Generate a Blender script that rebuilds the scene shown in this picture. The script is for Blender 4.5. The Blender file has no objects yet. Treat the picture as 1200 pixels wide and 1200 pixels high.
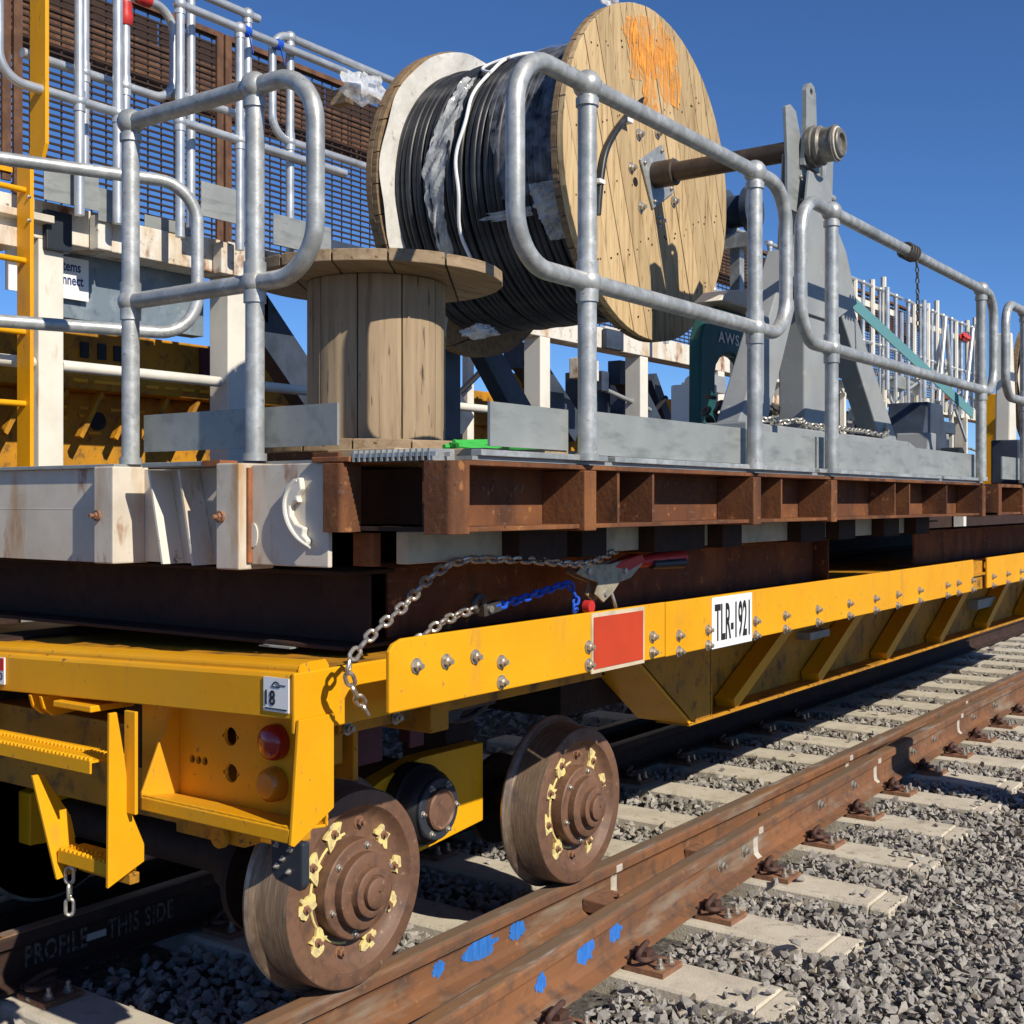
import bpy, bmesh, math, random
import numpy as np
from mathutils import Vector, Matrix
random.seed(7); rng = np.random.default_rng(7)
SC = bpy.context.scene
COL = SC.collection
R = math.radians

# ------------------------------------------------------------------ camera, sky, sun, exposure
cam = bpy.data.cameras.new('camera'); camo = bpy.data.objects.new('camera', cam); COL.objects.link(camo)
camo.location = (2.508, 0.0, 1.59); camo.rotation_euler = (R(90), 0, R(35.76))
cam.sensor_width = 36.0; cam.lens = 36.0 * 1430.0 / 1200.0; cam.shift_y = -0.01
cam.clip_start = 0.05; cam.clip_end = 2000
SC.camera = camo
SUN = Vector((0.7860, -0.1911, 0.5878)).normalized()
wd = bpy.data.worlds.new('World'); SC.world = wd; wd.use_nodes = True
wn = wd.node_tree.nodes; bg = wn['Background']; sky = wn.new('ShaderNodeTexSky')
sky.sky_type = 'NISHITA'; sky.sun_disc = False
sky.sun_elevation = math.asin(SUN.z); sky.sun_rotation = math.atan2(SUN.x, SUN.y)
sky.altitude = 0; sky.air_density = 0.65; sky.dust_density = 0.0; sky.ozone_density = 10.0
hsv = wn.new('ShaderNodeHueSaturation'); hsv.inputs['Saturation'].default_value = 1.02
wd.node_tree.links.new(sky.outputs[0], hsv.inputs['Color']); wd.node_tree.links.new(hsv.outputs[0], bg.inputs[0]); bg.inputs[1].default_value = 0.118
sl = bpy.data.lights.new('sun', 'SUN'); sl.energy = 5.0; sl.angle = R(0.53); sl.color = (1.0, 0.93, 0.81)
so = bpy.data.objects.new('sun', sl); COL.objects.link(so); so.rotation_euler = SUN.to_track_quat('Z', 'Y').to_euler()
SC.view_settings.view_transform = 'Standard'; SC.view_settings.look = 'None'
SC.view_settings.exposure = 0.10; SC.view_settings.gamma = 1.0

# ------------------------------------------------------------------ materials
def lk(nt, a, b): nt.links.new(a, b)
def noise_mask(nt, co, scale, lo, hi, detail=6, rough=0.6, stretch=None):
    n = nt.nodes.new('ShaderNodeTexNoise'); n.inputs['Scale'].default_value = scale
    n.inputs['Detail'].default_value = detail; n.inputs['Roughness'].default_value = rough
    src = co
    if stretch:
        m = nt.nodes.new('ShaderNodeMapping'); m.inputs['Scale'].default_value = stretch
        lk(nt, co, m.inputs[0]); src = m.outputs[0]
    lk(nt, src, n.inputs['Vector'])
    r = nt.nodes.new('ShaderNodeMapRange'); r.inputs[1].default_value = lo; r.inputs[2].default_value = hi
    lk(nt, n.outputs[0], r.inputs[0]); return r.outputs[0]
def mixc(nt, fac, a, b):
    m = nt.nodes.new('ShaderNodeMix'); m.data_type = 'RGBA'
    lk(nt, fac, m.inputs[0])
    for s, v in ((6, a), (7, b)):
        if isinstance(v, (tuple, list)): m.inputs[s].default_value = (*v[:3], 1)
        else: lk(nt, v, m.inputs[s])
    return m.outputs[2]
def mat(name, col, rough=0.5, metal=0.0, layers=(), bump=0.0, bscale=60, bstretch=None, rvar=0.0, coat=0.0, extra=None, spec=None):
    """layers: (colour, noise scale, lo, hi, stretch) mixed over the base colour in turn"""
    m = bpy.data.materials.new(name); m.use_nodes = True; nt = m.node_tree
    b = nt.nodes['Principled BSDF']; tc = nt.nodes.new('ShaderNodeTexCoord'); co = tc.outputs['Object']
    b.inputs['Roughness'].default_value = rough; b.inputs['Metallic'].default_value = metal
    if coat: b.inputs['Coat Weight'].default_value = coat; b.inputs['Coat Roughness'].default_value = 0.15
    if spec is None and metal == 0 and not coat: spec = .28
    if spec is not None: b.inputs['Specular IOR Level'].default_value = spec
    cur = col
    for L in layers:
        c2, sc, lo, hi = L[:4]; st = L[4] if len(L) > 4 else None
        cur = mixc(nt, noise_mask(nt, co, sc, lo, hi, stretch=st), cur, c2)
    if isinstance(cur, tuple): b.inputs['Base Color'].default_value = (*cur, 1)
    else: lk(nt, cur, b.inputs['Base Color'])
    if rvar:
        r = nt.nodes.new('ShaderNodeMapRange'); r.inputs[3].default_value = max(0.05, rough - rvar); r.inputs[4].default_value = min(1, rough + rvar)
        n = nt.nodes.new('ShaderNodeTexNoise'); n.inputs['Scale'].default_value = 9; n.inputs['Detail'].default_value = 8
        lk(nt, co, n.inputs['Vector']); lk(nt, n.outputs[0], r.inputs[0]); lk(nt, r.outputs[0], b.inputs['Roughness'])
    if bump:
        n = nt.nodes.new('ShaderNodeTexNoise'); n.inputs['Scale'].default_value = bscale; n.inputs['Detail'].default_value = 6
        src = co
        if bstretch:
            mp = nt.nodes.new('ShaderNodeMapping'); mp.inputs['Scale'].default_value = bstretch; lk(nt, co, mp.inputs[0]); src = mp.outputs[0]
        lk(nt, src, n.inputs['Vector'])
        bp = nt.nodes.new('ShaderNodeBump'); bp.inputs['Strength'].default_value = bump; bp.inputs['Distance'].default_value = 0.01
        lk(nt, n.outputs[0], bp.inputs['Height']); lk(nt, bp.outputs[0], b.inputs['Normal'])
    if extra: extra(nt, b, co)
    return m
M = {}
M['yellow'] = mat('yellow_paint', (0.78, 0.365, 0.006), 0.45, 0, [((0.71, 0.31, 0.004), 2.2, .42, .68), ((0.60, 0.31, 0.03), 1.6, .58, .84), ((0.50, 0.25, 0.04), 9, .60, .80, (1, 1, .22)), ((0.17, 0.08, 0.03), 30, .705, .735), ((0.28, 0.17, 0.07), 75, .655, .70, (1, 1, .4))], bump=.06, bscale=25, rvar=.16)
M['yellow_old'] = mat('yellow_paint_grimy', (0.52, 0.23, 0.012), 0.6, 0, [((0.30, 0.145, 0.02), 3, .42, .7), ((0.10, 0.055, 0.025), 12, .54, .74), ((0.07, 0.04, 0.02), 40, .62, .70)], bump=.08, bscale=30, rvar=.12)
M['galv'] = mat('galvanised_steel', (0.38, 0.385, 0.36), 0.42, 0.38, [((0.56, 0.565, 0.545), 26, .42, .64), ((0.27, 0.285, 0.28), 5, .48, .70), ((0.38, 0.28, 0.17), 7, .66, .80), ((0.22, 0.21, 0.19), 60, .62, .72)], bump=.05, bscale=120, rvar=.12)
M['galv_dull'] = mat('galvanised_plate', (0.285, 0.30, 0.285), 0.55, 0.25, [((0.36, 0.37, 0.35), 5, .40, .7), ((0.21, 0.225, 0.215), 22, .5, .7, (1, .25, 1))], bump=.03, bscale=90, rvar=.1)
M['scaf'] = mat('scaffold_tube', (0.50, 0.52, 0.53), 0.36, 0.55, [((0.66, 0.67, 0.66), 9, .42, .7), ((0.36, 0.33, 0.28), 5, .6, .8)], rvar=.1)
M['grey'] = mat('grey_paint', (0.30, 0.31, 0.30), 0.5, 0, [((0.24, 0.25, 0.255), 4, .4, .7), ((0.42, 0.43, 0.42), 18, .62, .75)], bump=.04, bscale=50, rvar=.1)
M['band'] = mat('dark_blue_band', (0.045, 0.06, 0.10), 0.5)
M['navy'] = mat('dark_slate_and_shade', (0.055, 0.07, 0.10), 0.5, 0, [((0.03, 0.04, 0.055), 6, .4, .7)])
M['rust'] = mat('rust_primer', (0.130, 0.052, 0.026), 0.8, 0, [((0.235, 0.095, 0.036), 3, .44, .68), ((0.075, 0.036, 0.022), 9, .50, .70, (1, 1, .3)), ((0.33, 0.15, 0.055), 24, .62, .70), ((0.15, 0.085, 0.055), 50, .60, .68, (1, .25, 1)), ((0.05, 0.028, 0.02), 80, .64, .70)], bump=.18, bscale=70, rvar=.12, spec=.18)
M['rust_hot'] = mat('fresh_rust', (0.33, 0.12, 0.045), 0.85, 0, [((0.20, 0.08, 0.035), 12, .42, .62), ((0.45, 0.2, 0.08), 40, .6, .75)], bump=.15, bscale=90)
M['rust_and_shade'] = mat('rust_with_shade', (0.036, 0.020, 0.015), 0.8, 0, [((0.06, 0.029, 0.018), 4, .45, .7), ((0.022, 0.014, 0.012), 18, .5, .7)], bump=.1, bscale=60)  # dark rust, its colour lowered further for the shade under trailer and load
M['rail'] = mat('rail_steel_rusty', (0.165, 0.078, 0.040), 0.78, 0.0, [((0.25, 0.108, 0.045), 3.5, .44, .66, (1, .3, 1)), ((0.095, 0.060, 0.042), 10, .48, .7), ((0.25, 0.205, 0.15), 5, .54, .72, (1, .35, 2)), ((0.33, 0.15, 0.06), 30, .62, .76)], bump=.12, bscale=60, rvar=.12)
M['rail_top'] = mat('rail_head_worn', (0.20, 0.135, 0.09), 0.5, 0.15, [((0.27, 0.14, 0.065), 8, .45, .65, (1, .2, 1)), ((0.33, 0.29, 0.26), 20, .55, .7, (1, .2, 1))], bump=.06, bscale=60)
M['rail_grey'] = mat('rail_web_greyed', (0.23, 0.195, 0.165), 0.7, 0.1, [((0.24, 0.12, 0.065), 6, .48, .68, (1, .4, 1)), ((0.15, 0.12, 0.10), 18, .5, .7)], bump=.1, bscale=60)
M['bright'] = mat('ground_bright_steel', (0.62, 0.56, 0.46), 0.5, 0.2, [((0.45, 0.36, 0.26), 25, .5, .7)])
M['clip'] = mat('clip_steel', (0.075, 0.042, 0.035), 0.6, 0.2, [((0.15, 0.065, 0.035), 15, .45, .65)], bump=.1)
M['plate'] = mat('base_plate_rust', (0.21, 0.105, 0.065), 0.8, 0, [((0.32, 0.155, 0.075), 12, .45, .65), ((0.12, 0.07, 0.05), 30, .5, .7)], bump=.15)
def speck(nt, b, co):
    pass
M['concrete'] = mat('sleeper_concrete', (0.60, 0.54, 0.425), 0.9, 0, [((0.49, 0.43, 0.335), 6, .4, .65), ((0.27, 0.225, 0.165), 14, .56, .72), ((0.22, 0.18, 0.13), 35, .62, .72), ((0.55, 0.51, 0.44), 70, .55, .7)], bump=.25, bscale=120)
M['wheel'] = mat('wheel_rust_brown', (0.150, 0.074, 0.042), 0.6, 0.05, [((0.205, 0.105, 0.058), 6, .42, .70), ((0.095, 0.052, 0.034), 26, .48, .70), ((0.30, 0.20, 0.13), 60, .62, .74), ((0.06, 0.04, 0.03), 14, .66, .80)], bump=.08, bscale=60, rvar=.12)
M['tread'] = mat('wheel_tread_steel', (0.15, 0.100, 0.064), 0.42, 0.3, [((0.26, 0.19, 0.13), 40, .45, .65, (6, .3, .3)), ((0.10, 0.07, 0.055), 12, .5, .7)], bump=.03, bscale=60, rvar=.1)
M['flange_bright'] = mat('wheel_flange_worn', (0.42, 0.34, 0.27), 0.4, 0.6, [((0.25, 0.18, 0.13), 12, .45, .65)])
M['tag_yellow'] = mat('pale_yellow_plastic', (0.74, 0.60, 0.22), 0.6, 0, [((0.52, 0.42, 0.22), 40, .45, .65), ((0.22, 0.15, 0.09), 90, .6, .7)])
M['steel'] = mat('zinc_steel', (0.50, 0.47, 0.41), 0.38, 0.65, [((0.34, 0.30, 0.24), 40, .45, .65)], rvar=.1)
M['chain'] = mat('chain_steel', (0.50, 0.44, 0.36), 0.34, 0.75, [((0.28, 0.22, 0.17), 50, .5, .7)])
M['chain_dark'] = mat('dark_chain_steel', (0.085, 0.075, 0.065), 0.5, 0.5)
M['blue_chain'] = mat('blue_painted_chain', (0.015, 0.09, 0.52), 0.4)
M['blue_mark'] = mat('blue_spray_paint', (0.035, 0.20, 0.58), 0.7, 0, [((0.10, 0.17, 0.30), 40, .5, .66)])
M['white'] = mat('cream_white_paint', (0.74, 0.70, 0.60), 0.5, 0, [((0.62, 0.58, 0.49), 3, .45, .7), ((0.46, 0.28, 0.12), 5, .68, .80, (1, 1, .3)), ((0.30, 0.13, 0.05), 14, .72, .78)], bump=.05, bscale=30, rvar=.1)
M['white_frame'] = mat('grimy_white_paint', (0.64, 0.575, 0.47), 0.5, 0, [((0.52, 0.46, 0.37), 4, .42, .66), ((0.44, 0.25, 0.10), 6, .53, .68, (1, 1, .22)), ((0.27, 0.11, 0.04), 8, .60, .70, (1, 1, .45)), ((0.30, 0.26, 0.21), 55, .66, .74)], bump=.06, bscale=25, rvar=.1)
M['white_rusty'] = mat('rusting_white_paint', (0.70, 0.66, 0.57), 0.55, 0, [((0.55, 0.40, 0.24), 5, .48, .66, (1, 1, .4)), ((0.26, 0.10, 0.04), 6, .57, .68, (1, 1, .6)), ((0.13, 0.06, 0.035), 22, .62, .72)], bump=.1, bscale=30)
M['cream_block'] = mat('cream_block', (0.60, 0.50, 0.34), 0.7, 0, [((0.36, 0.31, 0.23), 8, .45, .7)])
M['wire_shaded'] = mat('lattice_shaded_bar', (0.040, 0.024, 0.018), 0.8)  # rust bar with the shade on the front lattice put into its colour
M['wire'] = mat('lattice_rust_bar', (0.10, 0.050, 0.030), 0.8, 0, [((0.17, 0.085, 0.045), 9, .45, .65)])
M['black'] = mat('black_rubber', (0.018, 0.018, 0.02), 0.45)
M['cable'] = mat('black_cable_sheath', (0.022, 0.023, 0.026), 0.38, 0, [((0.050, 0.050, 0.052), 8, .45, .7), ((0.10, 0.095, 0.085), 3.5, .56, .78)], rvar=.10)
M['collar'] = mat('dull_collar_steel', (0.20, 0.185, 0.155), 0.5, 0.4, [((0.32, 0.29, 0.24), 20, .48, .68), ((0.09, 0.075, 0.06), 12, .5, .7)], rvar=.1)
M['brass_grey'] = mat('worn_brassy_steel', (0.42, 0.37, 0.26), 0.45, 0.3, [((0.28, 0.23, 0.16), 30, .45, .65)])
M['shaft'] = mat('dark_oiled_steel', (0.075, 0.058, 0.046), 0.5, 0.4, [((0.12, 0.085, 0.06), 8, .45, .7), ((0.045, 0.036, 0.03), 20, .5, .7)], rvar=.1)
M['darkbox'] = mat('dark_plastic', (0.03, 0.035, 0.045), 0.4)
M['maroon'] = mat('maroon_paint', (0.115, 0.028, 0.035), 0.55, 0, [((0.07, 0.02, 0.025), 8, .45, .7)])
M['redp'] = mat('red_reflective', (0.53, 0.055, 0.018), 0.45, 0, [((0.46, 0.048, 0.016), 6, .4, .7)])
M['red'] = mat('red_paint', (0.55, 0.035, 0.03), 0.45, 0, [((0.30, 0.03, 0.025), 12, .5, .7)])
M['red_lens'] = mat('red_lamp_lens', (0.30, 0.012, 0.012), 0.2, coat=.5)
M['amber_lens'] = mat('amber_lamp_lens', (0.55, 0.20, 0.01), 0.25, coat=.5)
M['white_sheet'] = mat('white_print', (0.80, 0.80, 0.78), 0.5)
M['ink'] = mat('black_print', (0.02, 0.02, 0.022), 0.5)
M['navy_ink'] = mat('navy_print', (0.03, 0.045, 0.16), 0.5)
M['chalk'] = mat('chalk', (0.50, 0.46, 0.40), 0.9)
M['chalk_faint'] = mat('faint_chalk', (0.30, 0.22, 0.17), 0.9)
M['chalk_dim'] = mat('worn_chalk', (0.16, 0.13, 0.105), 0.9, 0, [((0.05, 0.035, 0.03), 60, .45, .6)])
M['greenrope'] = mat('green_rope', (0.05, 0.42, 0.07), 0.6)
M['green_dark'] = mat('dark_green_paint', (0.012, 0.085, 0.075), 0.4, 0, [((0.01, 0.05, 0.045), 9, .45, .7)])
M['teal'] = mat('teal_webbing', (0.11, 0.27, 0.29), 0.75, bump=.2, bscale=300)
M['panel_blue'] = mat('blue_grey_panel', (0.20, 0.25, 0.29), 0.45, 0.2, [((0.30, 0.35, 0.39), 7, .5, .7), ((0.14, 0.17, 0.20), 20, .55, .7)])
M['orange'] = None
def wood_mat(name, a, b, c, axis, off=0.0):
    m = bpy.data.materials.new(name); m.use_nodes = True; nt = m.node_tree
    bs = nt.nodes['Principled BSDF']; bs.inputs['Roughness'].default_value = 0.8; bs.inputs['Specular IOR Level'].default_value = .2
    tc = nt.nodes.new('ShaderNodeTexCoord'); oi = nt.nodes.new('ShaderNodeObjectInfo')
    mp = nt.nodes.new('ShaderNodeMapping')
    sc = {'z': (16, 16, 1.1), 'y': (16, 1.1, 16), 'x': (1.1, 16, 16)}[axis]; mp.inputs['Scale'].default_value = sc
    if off: mp.vector_type = 'POINT'; mp.inputs['Rotation'].default_value = (off, 0, 0)
    add = nt.nodes.new('ShaderNodeVectorMath'); add.operation = 'ADD'
    mul = nt.nodes.new('ShaderNodeMath'); mul.operation = 'MULTIPLY'; mul.inputs[1].default_value = 37
    lk(nt, oi.outputs['Random'], mul.inputs[0])
    lk(nt, tc.outputs['Object'], mp.inputs[0]); lk(nt, mp.outputs[0], add.inputs[0]); lk(nt, mul.outputs[0], add.inputs[1])
    n = nt.nodes.new('ShaderNodeTexNoise'); n.inputs['Scale'].default_value = 2.6; n.inputs['Detail'].default_value = 8; n.inputs['Roughness'].default_value = .62; n.inputs['Distortion'].default_value = .35
    lk(nt, add.outputs[0], n.inputs['Vector'])
    r = nt.nodes.new('ShaderNodeValToRGB'); e = r.color_ramp.elements
    e[0].position = .30; e[0].color = (*c, 1); e[1].position = .68; e[1].color = (*a, 1)
    x = e.new(.44); x.color = (*b, 1)
    lk(nt, n.outputs[0], r.inputs[0])
    # dark checks and knots
    k = nt.nodes.new('ShaderNodeTexNoise'); k.inputs['Scale'].default_value = 1.0; k.inputs['Detail'].default_value = 3
    mp2 = nt.nodes.new('ShaderNodeMapping'); mp2.inputs['Scale'].default_value = tuple(4.5 * v if v > 2 else 9 for v in sc)
    if off: mp2.inputs['Rotation'].default_value = (off, 0, 0)
    lk(nt, tc.outputs['Object'], mp2.inputs[0]); ad2 = nt.nodes.new('ShaderNodeVectorMath'); lk(nt, mp2.outputs[0], ad2.inputs[0]); lk(nt, mul.outputs[0], ad2.inputs[1])
    lk(nt, ad2.outputs[0], k.inputs['Vector'])
    kr = nt.nodes.new('ShaderNodeMapRange'); kr.inputs[1].default_value = .66; kr.inputs[2].default_value = .74; lk(nt, k.outputs[0], kr.inputs[0])
    hs = nt.nodes.new('ShaderNodeHueSaturation'); lk(nt, r.outputs[0], hs.inputs['Color'])
    vr = nt.nodes.new('ShaderNodeMapRange'); vr.inputs[3].default_value = .80; vr.inputs[4].default_value = 1.12; lk(nt, oi.outputs['Random'], vr.inputs[0]); lk(nt, vr.outputs[0], hs.inputs['Value'])
    out = mixc(nt, kr.outputs[0], hs.outputs[0], tuple(v * .35 for v in c))
    lk(nt, out, bs.inputs['Base Color'])
    bp = nt.nodes.new('ShaderNodeBump'); bp.inputs['Strength'].default_value = .25; bp.inputs['Distance'].default_value = .004; lk(nt, n.outputs[0], bp.inputs['Height']); lk(nt, bp.outputs[0], bs.inputs['Normal'])
    return m
M['wood_reel'] = wood_mat('reel_plank_wood', (0.62, 0.455, 0.25), (0.50, 0.35, 0.18), (0.25, 0.16, 0.08), 'z', R(-19))
M['wood_grey'] = wood_mat('weathered_stave_wood', (0.44, 0.325, 0.205), (0.36, 0.26, 0.16), (0.21, 0.145, 0.09), 'z')
M['wood_disc'] = wood_mat('weathered_disc_wood', (0.38, 0.28, 0.175), (0.29, 0.205, 0.125), (0.15, 0.10, 0.06), 'y')
M['wood_pad'] = wood_mat('timber_pad_wood', (0.52, 0.38, 0.23), (0.42, 0.30, 0.18), (0.26, 0.18, 0.10), 'x')
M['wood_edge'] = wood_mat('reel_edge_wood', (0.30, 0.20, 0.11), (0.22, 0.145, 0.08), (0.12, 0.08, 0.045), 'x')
def film_mat(name, col, trans, rough):
    m = bpy.data.materials.new(name); m.use_nodes = True; nt = m.node_tree
    b = nt.nodes['Principled BSDF']; b.inputs['Base Color'].default_value = (*col, 1); b.inputs['Roughness'].default_value = rough
    t = nt.nodes.new('ShaderNodeBsdfTransparent'); mx = nt.nodes.new('ShaderNodeMixShader')
    tc = nt.nodes.new('ShaderNodeTexCoord'); f = noise_mask(nt, tc.outputs['Object'], 14, .35, .65)
    r = nt.nodes.new('ShaderNodeMapRange'); r.inputs[3].default_value = max(0, trans - .2); r.inputs[4].default_value = min(1, trans + .2)
    lk(nt, f, r.inputs[0]); lk(nt, r.outputs[0], mx.inputs[0]); lk(nt, b.outputs[0], mx.inputs[1]); lk(nt, t.outputs[0], mx.inputs[2])
    n = nt.nodes.new('ShaderNodeTexNoise'); n.inputs['Scale'].default_value = 24; n.inputs['Detail'].default_value = 3; lk(nt, tc.outputs['Object'], n.inputs['Vector'])
    bp = nt.nodes.new('ShaderNodeBump'); bp.inputs['Strength'].default_value = .45; bp.inputs['Distance'].default_value = .01; lk(nt, n.outputs[0], bp.inputs['Height']); lk(nt, bp.outputs[0], b.inputs['Normal'])
    lk(nt, mx.outputs[0], nt.nodes['Material Output'].inputs[0])
    return m
M['film'] = film_mat('clear_plastic_film', (0.80, 0.80, 0.77), .52, .10)
M['film_thin'] = film_mat('thin_plastic_wrap', (0.42, 0.43, 0.46), .80, .18)
M['paper'] = mat('white_wrapping_sheet', (0.66, 0.635, 0.58), 0.6, 0, [((0.52, 0.49, 0.43), 7, .45, .7), ((0.36, 0.31, 0.24), 16, .60, .74)], bump=.6, bscale=18)
def spray_mat(c0=(.84, .34, .05), nm='orange_spray_paint', sc2=13, cover=.98):
    m = bpy.data.materials.new(nm); m.use_nodes = True; nt = m.node_tree
    b = nt.nodes['Principled BSDF']; b.inputs['Base Color'].default_value = (*c0, 1); b.inputs['Roughness'].default_value = .8
    t = nt.nodes.new('ShaderNodeBsdfTransparent'); mx = nt.nodes.new('ShaderNodeMixShader'); tc = nt.nodes.new('ShaderNodeTexCoord')
    f = noise_mask(nt, tc.outputs['Object'], 5, .44, .60, stretch=(1, 14, 2.2)); g = noise_mask(nt, tc.outputs['Object'], sc2, .40, .62)
    mu = nt.nodes.new('ShaderNodeMath'); mu.operation = 'MAXIMUM'; lk(nt, f, mu.inputs[0]); m2 = nt.nodes.new('ShaderNodeMath'); m2.operation = 'MULTIPLY'; m2.inputs[1].default_value = .75; lk(nt, g, m2.inputs[0]); lk(nt, m2.outputs[0], mu.inputs[1])
    sc_ = nt.nodes.new('ShaderNodeMath'); sc_.operation = 'MULTIPLY'; sc_.inputs[1].default_value = cover; lk(nt, mu.outputs[0], sc_.inputs[0]); lk(nt, sc_.outputs[0], mx.inputs[0]); lk(nt, b.outputs[0], mx.inputs[1]); lk(nt, t.outputs[0], mx.inputs[2]); lk(nt, mx.outputs[0], nt.nodes['Material Output'].inputs[0]); return m
M['orange'] = spray_mat()
M['blue_spray'] = spray_mat((.03, .19, .62), 'blue_spray', 30, .38)
def stone_mat():
    m = bpy.data.materials.new('ballast_stone'); m.use_nodes = True; nt = m.node_tree
    b = nt.nodes['Principled BSDF']; b.inputs['Roughness'].default_value = .85
    g = nt.nodes.new('ShaderNodeNewGeometry'); r = nt.nodes.new('ShaderNodeValToRGB'); e = r.color_ramp.elements
    e[0].position = 0; e[0].color = (.225, .208, .186, 1); e[1].position = 1; e[1].color = (.50, .455, .385, 1)
    for p, c in ((.35, (.30, .278, .248, 1)), (.7, (.37, .342, .302, 1)), (.93, (.44, .405, .35, 1)), (.965, (.34, .26, .18, 1))):
        x = e.new(p); x.color = c
    lk(nt, g.outputs['Random Per Island'], r.inputs[0])
    tc = nt.nodes.new('ShaderNodeTexCoord'); f = noise_mask(nt, tc.outputs['Object'], 60, .4, .7)
    out = mixc(nt, f, r.outputs[0], (.25, .228, .20)); lk(nt, out, b.inputs['Base Color'])
    n = nt.nodes.new('ShaderNodeTexNoise'); n.inputs['Scale'].default_value = 110; lk(nt, tc.outputs['Object'], n.inputs['Vector'])
    bp = nt.nodes.new('ShaderNodeBump'); bp.inputs['Strength'].default_value = .35; bp.inputs['Distance'].default_value = .006; lk(nt, n.outputs[0], bp.inputs['Height']); lk(nt, bp.outputs[0], b.inputs['Normal'])
    return m
M['stone'] = stone_mat()
M['dirt'] = mat('ballast_bed', (0.085, 0.078, 0.07), 0.95, 0, [((0.17, 0.155, 0.135), 22, .45, .6), ((0.05, 0.046, 0.042), 45, .5, .6)], bump=.8, bscale=40)

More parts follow.
